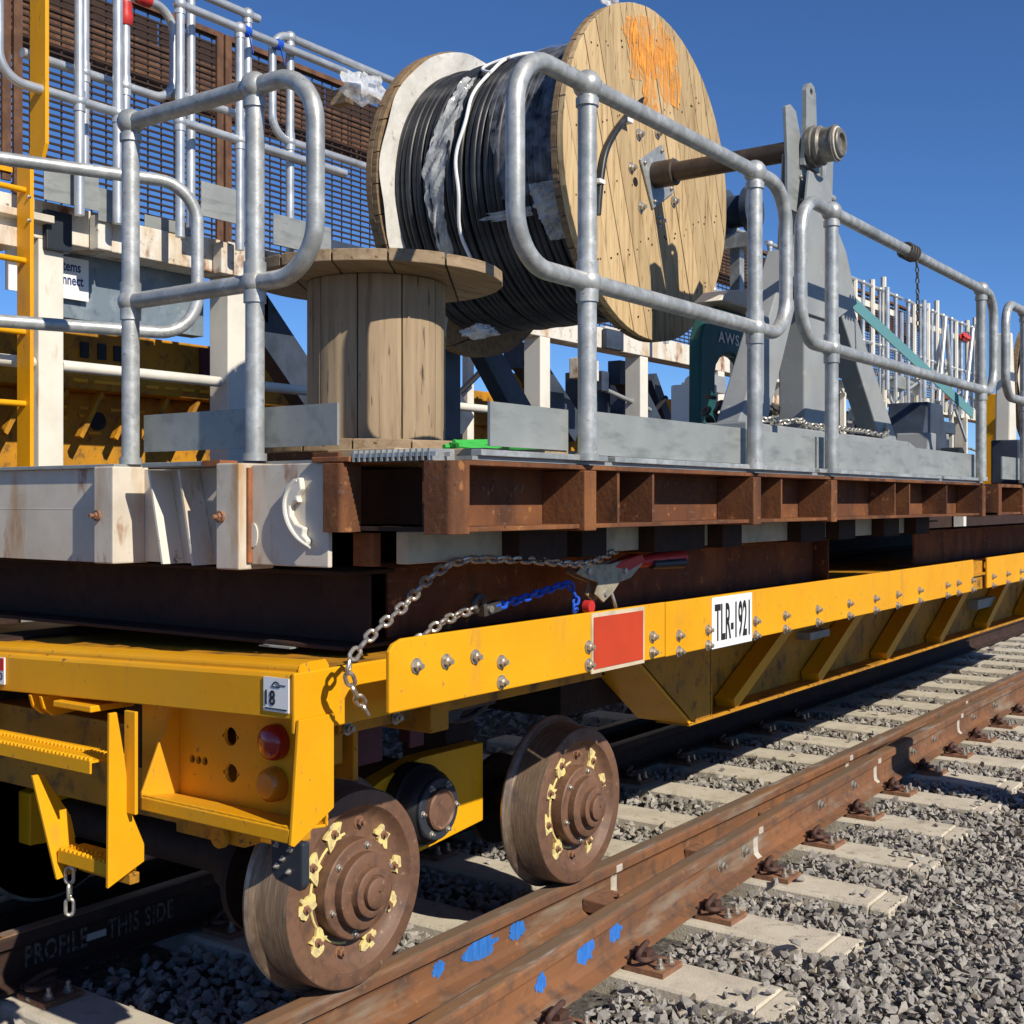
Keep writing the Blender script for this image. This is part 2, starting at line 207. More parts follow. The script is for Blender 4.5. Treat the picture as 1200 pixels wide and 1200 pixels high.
# ------------------------------------------------------------------ mesh helpers
class MB:
    def __init__(s): s.v = []; s.f = []; s.sm = []
    def add(s, vs, fs, smooth=False):
        o = len(s.v); s.v += [tuple(p) for p in vs]
        for f in fs: s.f.append(tuple(i + o for i in f)); s.sm.append(smooth)
        return s
    def box(s, x0, x1, y0, y1, z0, z1):
        vs = [(x, y, z) for z in (z0, z1) for y in (y0, y1) for x in (x0, x1)]
        return s.add(vs, [(0, 2, 3, 1), (4, 5, 7, 6), (0, 1, 5, 4), (2, 6, 7, 3), (0, 4, 6, 2), (1, 3, 7, 5)])
    def bar(s, p0, p1, w, h, up=(0, 0, 1)):
        p0, p1 = Vector(p0), Vector(p1); d = (p1 - p0).normalized(); u = Vector(up)
        sd = d.cross(u).normalized(); u = sd.cross(d).normalized()
        vs = [p + sd * a * w / 2 + u * b * h / 2 for p in (p0, p1) for a, b in ((-1, -1), (1, -1), (1, 1), (-1, 1))]
        return s.add(vs, [(0, 1, 2, 3), (7, 6, 5, 4), (0, 4, 5, 1), (1, 5, 6, 2), (2, 6, 7, 3), (3, 7, 4, 0)])
    def prism(s, poly, axis, a, b):
        """poly: 2-D points; axis 'x' -> (y,z), 'y' -> (x,z), 'z' -> (x,y); extruded from a to b"""
        f = {'x': lambda p, t: (t, p[0], p[1]), 'y': lambda p, t: (p[0], t, p[1]), 'z': lambda p, t: (p[0], p[1], t)}[axis]
        n = len(poly); vs = [f(p, a) for p in poly] + [f(p, b) for p in poly]
        return s.add(vs, [tuple(range(n)), tuple(range(2 * n - 1, n - 1, -1))] + [(i, i + n, (i + 1) % n + n, (i + 1) % n) for i in range(n)])
    def tube(s, path, r, n=12, cap=True, closed=False, up=None):
        P = [Vector(p) for p in path]; m = len(P); vs = []
        rr = r if isinstance(r, (list, tuple)) else [r] * m
        prev = None
        for i, p in enumerate(P):
            a = P[(i - 1) % m] if (i or closed) else p; b = P[(i + 1) % m] if (i < m - 1 or closed) else p
            t = (b - a).normalized()
            if prev is None:
                u = Vector(up) if up else (Vector((0, 0, 1)) if abs(t.z) < .9 else Vector((1, 0, 0)))
                nrm = (u - t * u.dot(t)).normalized()
            else:
                nrm = (prev - t * prev.dot(t)).normalized()
            prev = nrm; bi = t.cross(nrm)
            for k in range(n):
                c = 2 * math.pi * k / n; vs.append(p + (nrm * math.cos(c) + bi * math.sin(c)) * rr[i])
        fs = []
        for i in range(m if closed else m - 1):
            j = (i + 1) % m
            for k in range(n): fs.append((i * n + k, i * n + (k + 1) % n, j * n + (k + 1) % n, j * n + k))
        s.add(vs, fs, True)
        if cap and not closed:
            o = len(s.v) - m * n
            s.f.append(tuple(o + k for k in range(n - 1, -1, -1))); s.sm.append(False)
            s.f.append(tuple(o + (m - 1) * n + k for k in range(n))); s.sm.append(False)
        return s
    def lathe(s, prof, c, axis, n=32, smooth=True, closed=False):
        """prof: (t along axis, radius)"""
        A = {'x': (Vector((1, 0, 0)), Vector((0, 1, 0)), Vector((0, 0, 1))), 'y': (Vector((0, 1, 0)), Vector((1, 0, 0)), Vector((0, 0, 1))), 'z': (Vector((0, 0, 1)), Vector((1, 0, 0)), Vector((0, 1, 0)))}[axis]
        c = Vector(c); vs = []
        for t, r in prof:
            for k in range(n):
                a = 2 * math.pi * k / n; vs.append(c + A[0] * t + (A[1] * math.cos(a) + A[2] * math.sin(a)) * r)
        m = len(prof); fs = []
        for i in range(m - 1 if not closed else m):
            j = (i + 1) % m
            for k in range(n): fs.append((i * n + k, i * n + (k + 1) % n, j * n + (k + 1) % n, j * n + k))
        s.add(vs, fs, smooth)
        if not closed:
            o = len(s.v) - m * n
            if prof[0][1] > 1e-5: s.f.append(tuple(o + k for k in range(n - 1, -1, -1))); s.sm.append(False)
            if prof[-1][1] > 1e-5: s.f.append(tuple(o + (m - 1) * n + k for k in range(n))); s.sm.append(False)
        return s
    def cyl(s, p0, p1, r, n=16): return s.tube([p0, p1], r, n)
    def ball(s, c, r, n=14, m=9, sx=1, sy=1, sz=1):
        vs = [Vector(c) + Vector((0, 0, -r * sz))]
        for i in range(1, m):
            a = math.pi * i / m
            for k in range(n):
                b = 2 * math.pi * k / n; vs.append(Vector(c) + Vector((r * sx * math.sin(a) * math.cos(b), r * sy * math.sin(a) * math.sin(b), -r * sz * math.cos(a))))
        vs.append(Vector(c) + Vector((0, 0, r * sz))); L = len(vs) - 1
        fs = [(0, 1 + (k + 1) % n, 1 + k) for k in range(n)]
        for i in range(m - 2):
            for k in range(n): fs.append((1 + i * n + k, 1 + i * n + (k + 1) % n, 1 + (i + 1) * n + (k + 1) % n, 1 + (i + 1) * n + k))
        fs += [(L, 1 + (m - 2) * n + k, 1 + (m - 2) * n + (k + 1) % n) for k in range(n)]
        return s.add(vs, fs, True)
    def mesh(s, name, mt=None, sharp=True):
        me = bpy.data.meshes.new(name); me.from_pydata(s.v, [], s.f); me.validate()
        bm = bmesh.new(); bm.from_mesh(me); bmesh.ops.recalc_face_normals(bm, faces=bm.faces); bm.to_mesh(me); bm.free()
        if len(me.polygons) == len(s.sm): me.polygons.foreach_set('use_smooth', s.sm)
        if sharp and any(s.sm): me.set_sharp_from_angle(angle=R(38))
        if mt: me.materials.append(M[mt] if isinstance(mt, str) else mt)
        return me
    def build(s, name, mt, parent=None, bevel=0.0, kind=None, label=None):
        o = link(name, s.mesh(name, mt), parent)
        if bevel: bev(o, bevel)
        if kind: o['kind'] = kind
        if label: o['label'] = label
        return o
def bev(o, w, seg=2):
    b = o.modifiers.new('bevel', 'BEVEL'); b.width = w; b.segments = seg; b.limit_method = 'ANGLE'; b.angle_limit = R(40); b.harden_normals = False
WORLD = {}
def link(name, data, parent=None, loc=None, rot=None, scale=None):
    o = bpy.data.objects.new(name, data); COL.objects.link(o)
    m = Matrix.Translation(Vector(loc or (0, 0, 0)))
    if rot is not None: m = m @ (rot if isinstance(rot, Matrix) else rot.to_matrix().to_4x4())
    if scale is not None: m = m @ Matrix.Diagonal((*scale, 1))
    if parent is not None:
        o.parent = parent; o.matrix_parent_inverse = WORLD[parent.name].inverted()
    o.matrix_basis = m; WORLD[o.name] = m
    return o
def thing(name, label, cat, loc, group=None):
    o = link(name, None, None, loc); o.empty_display_size = .1
    return tag(o, label, cat, group)
def tag(o, label, cat, group=None):
    o['label'] = label; o['category'] = cat
    if group: o['group'] = group
    return o
def struct(o, kind='structure', label=None):
    o['kind'] = kind
    if label: o['label'] = label
    return o
def basis(right, up):
    r = Vector(right).normalized(); u = Vector(up); u = (u - r * u.dot(r)).normalized(); n = r.cross(u)
    return Matrix((( r.x, u.x, n.x, 0), (r.y, u.y, n.y, 0), (r.z, u.z, n.z, 0), (0, 0, 0, 1)))
def text(name, body, w, h, loc, right, up, mt, parent, spacing=1.0, bold=.022):
    """flat lettering fitted into w x h, its lower left corner at loc"""
    cu = bpy.data.curves.new(name, 'FONT'); cu.body = body; cu.space_character = spacing; cu.resolution_u = 3; cu.space_line = .95; cu.offset = bold
    tmp = bpy.data.objects.new('tmp_text', cu); COL.objects.link(tmp)
    dg = bpy.context.evaluated_depsgraph_get(); me = bpy.data.meshes.new_from_object(tmp.evaluated_get(dg))
    bpy.data.objects.remove(tmp); bpy.data.curves.remove(cu)
    xs = [v.co.x for v in me.vertices]; ys = [v.co.y for v in me.vertices]
    x0, x1, y0, y1 = min(xs), max(xs), min(ys), max(ys)
    for v in me.vertices: v.co.x = (v.co.x - x0) / (x1 - x0) * w; v.co.y = (v.co.y - y0) / (y1 - y0) * h
    me.name = name; me.materials.clear(); me.materials.append(M[mt])
    return link(name, me, parent, loc, basis(right, up))
def arc(c, r, a0, a1, n, u, v):
    c, u, v = Vector(c), Vector(u), Vector(v)
    return [c + u * r * math.cos(a0 + (a1 - a0) * i / n) + v * r * math.sin(a0 + (a1 - a0) * i / n) for i in range(n + 1)]
def spline(pts, n=8):
    P = [Vector(p) for p in pts]; out = []
    for i in range(len(P) - 1):
        p0 = P[max(i - 1, 0)]; p1 = P[i]; p2 = P[i + 1]; p3 = P[min(i + 2, len(P) - 1)]
        for k in range(n):
            t = k / n; out.append(.5 * ((2 * p1) + (p2 - p0) * t + (2 * p0 - 5 * p1 + 4 * p2 - p3) * t * t + (3 * p1 - p0 - 3 * p2 + p3) * t ** 3))
    out.append(P[-1]); return out
def hexbolt(mt='steel', r=.014, h=.014, washer=True, axis='x'):
    b = MB()
    if washer: b.lathe([(0, r * 1.5), (h * .25, r * 1.5)], (0, 0, 0), axis, 14)
    b.lathe([(h * .2, r), (h * 1.1, r), (h * 1.25, r * .8)], (0, 0, 0), axis, 6, smooth=False)
    b.lathe([(h, r * .55), (h * 1.9, r * .55)], (0, 0, 0), axis, 10)
    return b.mesh('bolt', mt)

# ------------------------------------------------------------------ setting: ground and ballast
gb = MB(); gb.add([(-400, -400, -.075), (400, -400, -.075), (400, 400, -.075), (-400, 400, -.075)], [(0, 1, 2, 3)])
struct(gb.build('ground', 'dirt'), label='grey stone ballast bed around the tracks')
SLEEP_Y = [3.655 + .597 * k for k in range(-4, 26)]; SLEEP_Y[2] = 2.31
def sleeper_end(y): return .96 - .045 * (y - 3.77) if y < 7.4 else max(.55, .797 - .02 * (y - 7.4))
def railB_x(y):   # outer (near) edge of the head of the outer rail
    pts = [(0, .64), (1.5, .52), (2.57, .432), (4.14, .326), (5.5, .262), (6.89, .217), (9, .178), (12, .158), (60, .15)]
    for (a, xa), (b, xb) in zip(pts, pts[1:]):
        if y <= b: return xa + (xb - xa) * (y - a) / (b - a)
    return .15
rocks = []
for k in range(28):
    bm = bmesh.new(); q = rng.normal(size=(11, 3)); q /= np.linalg.norm(q, axis=1)[:, None]; q *= rng.uniform(.62, 1.0, (11, 1)); q = q[:rng.integers(8, 12)]
    q *= np.array([1.0, rng.uniform(.6, .95), rng.uniform(.45, .75)])
    for p in q: bm.verts.new(p)
    res = bmesh.ops.convex_hull(bm, input=bm.verts); bmesh.ops.delete(bm, geom=[g for g in set(res['geom_interior'] + res['geom_unused']) if isinstance(g, bmesh.types.BMVert)], context='VERTS')
    bmesh.ops.triangulate(bm, faces=bm.faces); bmesh.ops.recalc_face_normals(bm, faces=bm.faces)
    bm.verts.index_update(); rocks.append((np.array([v.co[:] for v in bm.verts]), np.array([[v.index for v in f.verts] for f in bm.faces]))); bm.free()
def scatter(name, regions, label):
    pos = []; rad = []
    for (x0, x1, y0, y1, step, r0, r1, zl, zj) in regions:
        nx, ny = int((x1 - x0) / step), int((y1 - y0) / step)
        gx, gy = np.meshgrid(np.arange(nx), np.arange(ny)); n = nx * ny
        X = x0 + (gx.ravel() + rng.uniform(0, 1, n)) * step; Y = y0 + (gy.ravel() + rng.uniform(0, 1, n)) * step
        rr = rng.uniform(r0, r1, n) * np.where(rng.random(n) < .12, 1.3, 1.0); Z = zl + rng.uniform(-zj, zj, n)
        SA = np.array(SLEEP_Y); yc = SA[np.abs(Y[:, None] - SA[None, :]).argmin(1)]
        endx = np.array([sleeper_end(v) for v in yc])
        on = (np.abs(Y - yc) < .118 + rr * .35) & (X < endx - .05 + rr * .3) & (X > -2.5)
        stray = on & (rng.random(n) < np.where(X > endx - .22, .05, .007)) & (np.abs(X - .05) > .3)
        Z = np.where(stray, rr * .45, Z)
        bx_ = np.array([railB_x(y) for y in Y])
        rails = (np.abs(X - .035) < .085 + rr * .6) | (np.abs(X - bx_ + .035) < .085 + rr * .6) | (np.abs(X + 1.135) < .08 + rr * .5) | (np.abs(X + 1.47) < .08 + rr * .5)
        keep = (~on | stray) & ~rails
        # crib ballast lies a little lower than the sleeper tops, the shoulder humps and falls away
        sh = X - 1.15
        Z = Z + np.where(X > 1.0, .018 * np.sin(X * 3.1 + Y * 1.3) + .012, 0)
        pos.append(np.stack([X, Y, Z], 1)[keep]); rad.append(rr[keep])
    pos = np.concatenate(pos); rad = np.concatenate(rad); n = len(pos)
    which = rng.integers(0, len(rocks), n); V = []; T = []; off = 0
    for k, (rv, rf) in enumerate(rocks):
        ii = np.where(which == k)[0]
        if not len(ii): continue
        e = rng.uniform(0, 2 * np.pi, (len(ii), 3)); e[:, 0] = rng.normal(0, .5, len(ii)); e[:, 1] = rng.normal(0, .5, len(ii))
        cx, sx, cy, sy, cz, sz = np.cos(e[:, 0]), np.sin(e[:, 0]), np.cos(e[:, 1]), np.sin(e[:, 1]), np.cos(e[:, 2]), np.sin(e[:, 2])
        Rm = np.empty((len(ii), 3, 3))
        Rm[:, 0] = np.stack([cz * cy, cz * sy * sx - sz * cx, cz * sy * cx + sz * sx], 1)
        Rm[:, 1] = np.stack([sz * cy, sz * sy * sx + cz * cx, sz * sy * cx - cz * sx], 1)
        Rm[:, 2] = np.stack([-sy, cy * sx, cy * cx], 1)
        w = np.einsum('nij,vj->nvi', Rm, rv) * rad[ii][:, None, None] + pos[ii][:, None, :]
        V.append(w.reshape(-1, 3)); nv = len(rv)
        T.append((rf[None] + (off + np.arange(len(ii)) * nv)[:, None, None]).reshape(-1, 3)); off += nv * len(ii)
    V = np.concatenate(V).astype(np.float32); T = np.concatenate(T).astype(np.int32)
    me = bpy.data.meshes.new(name); me.vertices.add(len(V)); me.vertices.foreach_set('co', V.ravel())
    me.loops.add(T.size); me.loops.foreach_set('vertex_index', T.ravel()); me.polygons.add(len(T))
    me.polygons.foreach_set('loop_start', np.arange(0, T.size, 3, dtype=np.int32)); me.polygons.foreach_set('use_smooth', np.zeros(len(T), dtype=bool)); me.update(); me.materials.append(M['stone'])
    o = link(name, me); struct(o, 'stuff', label); return o
scatter('ballast', [(.25, 2.5, 1.6, 9.0, .038, .015, .032, -.040, .012), (.25, 2.5, 1.6, 9.0, .043, .014, .035, -.016, .012), (.25, 2.5, 1.6, 6.0, .07, .006, .013, -.004, .006),
                    (-1.6, .25, 1.6, 9.5, .046, .02, .036, -.038, .014), (-1.6, .25, 1.6, 9.5, .06, .018, .036, -.018, .010),
                    (-1.2, 2.6, 9.0, 18, .075, .028, .046, -.03, .018), (-1.2, 2.6, 18, 40, .15, .05, .08, -.03, .02), (-4, -1.6, 1.5, 12, .11, .03, .06, -.03, .02)],
        'crushed grey stone ballast between and beside the sleepers')

# ------------------------------------------------------------------ sleepers with baseplates, clips and bolts
ORD = ['nearest', 'second', 'third', 'fourth', 'fifth', 'sixth', 'seventh', 'eighth', 'ninth', 'tenth', 'eleventh', 'twelfth', 'thirteenth', 'fourteenth', 'fifteenth', 'sixteenth', 'seventeenth', 'eighteenth', 'nineteenth', 'twentieth', 'twenty-first', 'twenty-second', 'twenty-third', 'twenty-fourth', 'twenty-fifth', 'twenty-sixth', 'twenty-seventh', 'twenty-eighth', 'twenty-ninth', 'thirtieth']
def eclip():
    b = MB(); r = .0095
    pts = [(-.045, .035, .018), (-.01, .035, .018), (.035, .035, .020), (.060, .030, .036), (.058, .012, .052), (.03, .002, .056), (-.01, -.004, .050), (-.045, -.012, .040), (-.058, -.028, .036), (-.045, -.045, .034), (-.01, -.05, .030), (.02, -.05, .026)]
    b.tube(spline(pts, 4), r, 8); return b.mesh('rail_clip', 'clip')
CLIP = eclip()
sh = MB(); sh.box(-.022, .022, -.03, .02, 0, .040); sh.box(-.05, .0, -.012, .012, .0, .03); SHOULDER = sh.mesh('clip_shoulder', 'clip')
ab = MB(); ab.lathe([(0, .017), (.006, .017)], (0, 0, 0), 'z', 14).lathe([(.004, .0125), (.018, .0125)], (0, 0, 0), 'z', 6, False).lathe([(.016, .008), (.034, .008), (.036, .006)], (0, 0, 0), 'z', 10)
ANCHOR = ab.mesh('anchor_bolt', 'steel')
bpm = MB(); bpm.box(-.075, .075, -.07, .07, .001, .019); BPLATE = bpm.mesh('baseplate', 'plate')
for k, y in enumerate(SLEEP_Y):
    ex = sleeper_end(y); j = random.uniform(-.012, .012)
    s = thing('concrete_sleeper', 'x', 'sleeper', (-.72, y, -.2), 'concrete sleepers under the trailer')
    if k < 2: s['label'] = ['pale concrete sleeper on the track in front of the trailer steps', 'pale concrete sleeper just short of the trailer steps'][k]
    elif k == 2: s['label'] = 'pale concrete sleeper lit at the bottom left corner, nearest in view'
    else: s['label'] = 'pale concrete sleeper across the track, %s in view counting from the camera' % ORD[k - 2]
    b = MB(); w0, w1 = .118, .135
    prof = [(y - w1, -.20), (y + w1, -.20), (y + w0, -.012), (y + w0 - .012, 0), (y - w0 + .012, 0), (y - w0, -.012)]
    b.prism(prof, 'x', -2.4, ex - .085 + j)
    b.prism([(p[0], p[1] - (.007 if p[1] > -.1 else 0)) for p in prof], 'x', ex - .083 + j, ex + j)
    b.build('block', 'concrete', s, bevel=.006 if y < 9 else 0)
    if y > 15: continue
    if 2.8 < y < 6.3:
        xg = .108 + (railB_x(y) - .108 - .108) * .5
        link('clip_shoulder', SHOULDER, s, (xg, y + .01, .001)); link('rail_clip', CLIP, s, (xg - .012, y - .012, .012), Matrix.Rotation(R(90), 4, 'Z') @ Matrix.Rotation(R(random.uniform(-8, 8)), 4, 'Z'))
    xb = railB_x(y)
    seats = [(xb - .035 + .07 + .075, 1)]
    if y < 9: seats += [(.035 - .17, -1), (-1.135 + .155, 1)]
    for (xc, sg) in seats:
        p = link('baseplate', BPLATE, s, (xc, y, 0))
        rot = Matrix.Rotation(0 if sg > 0 else math.pi, 4, 'Z')
        link('clip_shoulder', SHOULDER, p, (xc - sg * .035, y + .01, .018), rot)
        link('rail_clip', CLIP, p, (xc - sg * .038, y - .012, .014), rot @ Matrix.Rotation(R(90), 4, 'Z') @ Matrix.Rotation(R(random.uniform(-6, 6)), 4, 'Z'))
        for q in (-.035, .035): link('anchor_bolt', ANCHOR, p, (xc + sg * .045, y + q, .019))

# ------------------------------------------------------------------ rails
HB = .02
PROF = [(-.073, 0), (.073, 0), (.073, .011), (.030, .024), (.012, .040), (.0085, .065), (.0085, .105), (.016, .124), (.035, .130), (.035, .158), (.031, .167), (.022, .170), (-.022, .170), (-.031, .167), (-.035, .158), (-.035, .130), (-.016, .124), (-.0085, .105), (-.0085, .065), (-.012, .040), (-.030, .024), (-.073, .011)]
def rail(name, label, fx, y0, y1, step, loc, mt='rail', cat='rail', sag=None):
    t = thing(name, label, cat, loc)
    ys = list(np.arange(y0, y1 + .01, step)); n = len(PROF); vs = []; fs = []
    for y in ys:
        x = fx(y)
        vs += [(x + p[0], y, HB + p[1]) for p in PROF]
    for i in range(len(ys) - 1):
        for k in range(n): fs.append((i * n + k, i * n + (k + 1) % n, (i + 1) * n + (k + 1) % n, (i + 1) * n + k))
    b = MB(); b.add(vs, fs, False); b.f += [tuple(range(n)), tuple(range((len(ys) - 1) * n, len(ys) * n))[::-1]]; b.sm += [False, False]
    me = b.mesh(name, None); me.materials.append(M[mt]); me.materials.append(M['rail_top'])
    for p in me.polygons:
        if p.center.z > HB + .1655 and p.normal.z > .5: p.material_index = 1
        elif HB + .02 < p.center.z < HB + .12: p.material_index = 0
    link('rail_section', me, t); return t
XA = lambda y: .035
XB = lambda y: railB_x(y) - .035
railA = rail('running_rail', 'rusty running rail that the near trailer wheels stand on', XA, .2, 45, .8, (.035, 2, 0))
railB = rail('outer_rail', 'rusty outer rail with blue paint marks converging with the running rail', XB, .2, 45, .25, (.4, 2, 0))
railC = rail('lettered_rail', 'dark rail lettered with chalk inside the far side of the track', lambda y: -1.135, .2, 30, 1.5, (-1.135, 2, 0), 'rust_and_shade')
railD = rail('far_running_rail', 'dark running rail under the far trailer wheels', lambda y: -1.47, .2, 30, 1.5, (-1.47, 2, 0), 'rust_and_shade')
text('lettering', 'PROFILE    THIS SIDE', .60, .070, (-1.1202, 2.31, .064), (0, 1, 0), (0, 0, 1), 'chalk_dim', railC, 1.1)
b = MB(); b.box(-1.127, -1.1185, 2.545, 2.62, .082, .105); b.build('white_tag', 'chalk', railC)
WB = hexbolt('steel', .017, .016)
for y in (4.55, 4.8, 5.75, 6.25, 7.3, 7.75, 8.7, 9.3):
    link('web_bolt', WB, railB, (XB(y) + .0085, y, HB + .082))
for (fx, ys, t) in ((XA, (4.1, 6.62, 8.9), railA), (XB, (4.93, 6.63, 8.35), railB)):
    for y in ys:
        b = MB(); b.prism([(q[0] * 1.0 + fx(y) + (.0035 if q[0] > 0 else -.0035), q[1] + HB) for q in PROF[3:10]] + [(q[0] + fx(y) - .0035, q[1] + HB) for q in PROF[14:21]], 'y', y - .022, y + .022)
        b.build('weld_collar', 'bright', t, bevel=.003)
def blob(name, x, y, z, ry, rz, t, mt='blue_spray', seed=0):
    rr = random.Random(seed); n = 30; P = []
    for k in range(n):
        a = 2 * math.pi * k / n; q = 1 + rr.uniform(-.22, .22); P.append((y + ry * q * math.cos(a), z + rz * q * math.sin(a)))
    MB().prism(P, 'x', x, x + .0012 + .0007 * (seed % 5)).build(name, mt, t)
bk = 0
for (y, z, ry, rz) in ((3.02, .100, .030, .026), (3.24, .100, .085, .042), (3.45, .102, .045, .032)): blob('paint_mark', XA(y) + .0088, y, z, ry, rz, railA, seed=(bk := bk + 1))
for (y, z, ry, rz) in ((3.12, .100, .030, .028), (3.38, .102, .080, .044), (3.62, .105, .048, .032)): blob('paint_mark', XB(y) + .0088, y, z, ry, rz, railB, seed=(bk := bk + 1))
# distance blocks jammed between the two near rails
for k, (y, l) in enumerate(((3.95, .16), (4.75, .13), (5.5, .12), (6.1, .11))):
    x0 = .045; x1 = XB(y) - .012
    b = MB(); b.box(x0, x1, y - l / 2, y + l / 2, .05, .10); b.lathe([(0, .016), (.02, .016)], ((x0 + x1) / 2, y, .10), 'z', 8)
    o = b.build('distance_block', 'plate', None, bevel=.006)
    tag(o, 'rusty distance block wedged between the two near rails, %s from the camera' % ORD[k], 'block', 'distance blocks between the rails')
# made-up post out of view, shaped to cast the shadow band across the rails
t = thing('shadow_post', 'unseen post added right of the ballast to cast a shadow', 'post', (2.25, 6.62, -.07))
b = MB(); b.box(2.22, 2.28, 6.44, 6.76, -.07, 1.76); b.build('post', 'galv_dull', t, bevel=.004)
b = MB(); b.box(2.15, 2.35, 6.45, 6.8, -.07, .02); b.build('footing', 'concrete', t, bevel=.01)

# ------------------------------------------------------------------ the yellow rail trailer
TR = thing('rail_trailer', 'yellow flat rail trailer with rusty wheels standing on the track', 'rail trailer', (-.72, 2.0, .19))
def tz(x): return .033 * (x - .446)          # the deck hangs a little lower on the far side
BOLT = hexbolt('steel', .0125, .012); BOLT_S = hexbolt('steel', .008, .008)
def tilt(o):
    for v in o.data.vertices: v.co.z += tz(v.co.x)
    return o
b = MB(); b.box(-1.89, .44, 2.03, 12.5, 1.16, 1.19); tilt(b.build('deck', 'yellow_old', TR, bevel=.004))
b = MB()   # folded end beam: face, rolled top lip and bottom return
b.prism([(2.0, 1.084), (2.0, 1.180), (2.006, 1.190), (2.018, 1.1935), (2.11, 1.1935), (2.11, 1.20), (2.10, 1.212), (2.05, 1.212), (2.02, 1.208), (2.016, 1.2), (2.012, 1.1), (2.012, 1.092), (2.09, 1.092), (2.09, 1.084)], 'x', -1.9, .446)
es = tilt(b.build('end_beam', 'yellow', TR, bevel=.003))
b = MB(); b.box(.436, .4485, 1.998, 2.62, 1.05, 1.1925); b.build('corner_plate', 'yellow', TR, bevel=.004)
b = MB()   # small card with the number 18
b.box(.347, .431, 1.996, 1.999, 1.098, 1.178); cd = b.build('number_card', 'white_sheet', TR, label='white card printed with 18 and a padlock shape')
text('number', '18', .034, .036, (.354, 1.9945, 1.112), (1, 0, 0), (0, 0, 1), 'ink', cd)
b = MB(); b.box(.352, .426, 1.9945, 1.9955, 1.103, 1.106); b.tube([Vector((.39 + .012 * math.cos(a), 1.995, 1.158 + .010 * math.sin(a))) for a in np.linspace(0, math.pi, 9)], .0014, 5); b.box(.377, .403, 1.9945, 1.9955, 1.155, 1.1575); b.box(.403, .422, 1.9945, 1.9955, 1.160, 1.162); b.build('print', 'ink', cd)
b = MB(); b.box(-.86, -.728, 1.994, 1.9985, 1.064, 1.141); st = b.build('warning_sticker', 'white_sheet', TR, label='red and white sticker at the left edge')
b = MB(); b.box(-.86, -.730, 1.9925, 1.9945, 1.104, 1.139); b.build('red_field', 'red', st)
text('sticker_text', 'N2100', .12, .022, (-.853, 1.9925, 1.076), (1, 0, 0), (0, 0, 1), 'navy_ink', st)
# lugs under the end beam
for x in (-.62, -.57):
    b = MB(); b.prism([(2.0, 1.045), (2.12, 1.05), (2.12, .99), (2.04, .985), (2.01, 1.01)], 'x', x, x + .014); b.build('lug', 'yellow', TR, bevel=.003)
b = MB(); b.box(-.47, -.30, 1.98, 2.12, 1.028, 1.045); b.build('step_bracket', 'yellow', TR, bevel=.003)
# lamp panel with holes, ledge, gussets and lamps
def plate_with_holes(name, x0, x1, z0, z1, y0, y1, holes, mt, parent):
    bm = bmesh.new(); ring = [bm.verts.new(p) for p in ((x0, y0, z0), (x1, y0, z0), (x1, y0, z1), (x0, y0, z1))]
    E_ = [bm.edges.new((ring[i], ring[(i + 1) % 4])) for i in range(4)]
    for (hx, hz, hr) in holes:
        vs = [bm.verts.new((hx + hr * math.cos(2 * math.pi * k / 16), y0, hz + hr * math.sin(2 * math.pi * k / 16))) for k in range(16)]
        E_ += [bm.edges.new((vs[k], vs[(k + 1) % 16])) for k in range(16)]
    bmesh.ops.triangle_fill(bm, use_beauty=True, use_dissolve=False, edges=E_)
    r = bmesh.ops.extrude_face_region(bm, geom=bm.faces[:]); bmesh.ops.translate(bm, vec=(0, y1 - y0, 0), verts=[g for g in r['geom'] if isinstance(g, bmesh.types.BMVert)])
    bmesh.ops.recalc_face_normals(bm, faces=bm.faces); me = bpy.data.meshes.new(name); bm.to_mesh(me); bm.free(); me.materials.append(M[mt])
    return link(name, me, parent)
lp = plate_with_holes('lamp_panel', -.24, .44, .815, 1.075, 2.10, 2.11, [(.113, .993, .024), (.116, .900, .024), (-.035, .918, .011), (-.010, .918, .011), (.015, .918, .011), (.087, .993, .005), (.139, .993, .005), (.090, .900, .005), (.142, .900, .005)], 'yellow', TR)
b = MB(); b.lathe([(0, .045), (-.012, .045), (-.026, .042), (-.036, .030), (-.038, 0)], (.284, 2.098, 1.0), 'y', 28); b.build('tail_lamp', 'red_lens', lp)
b = MB(); b.lathe([(0, .043), (-.012, .043), (-.026, .040), (-.036, .030), (-.038, 0)], (.280, 2.098, .896), 'y', 28); b.build('indicator_lamp', 'amber_lens', lp)
b = MB(); b.prism([(2.10, .815), (2.10, .822), (1.985, .838), (1.978, .834), (1.978, .802), (1.985, .800), (1.988, .828)], 'x', -.085, .451); b.build('ledge', 'yellow', TR, bevel=.002)
b = MB(); b.prism([(2.10, 1.075), (2.085, 1.075), (1.98, .845), (1.98, .80), (2.10, .80)], 'x', -.092, -.084); b.build('gusset', 'yellow', TR, bevel=.002)
b = MB(); b.prism([(2.0, 1.085), (2.115, 1.085), (2.115, .86), (1.985, .795), (1.975, .80)], 'x', .452, .462); b.build('end_plate', 'yellow', TR, bevel=.002)
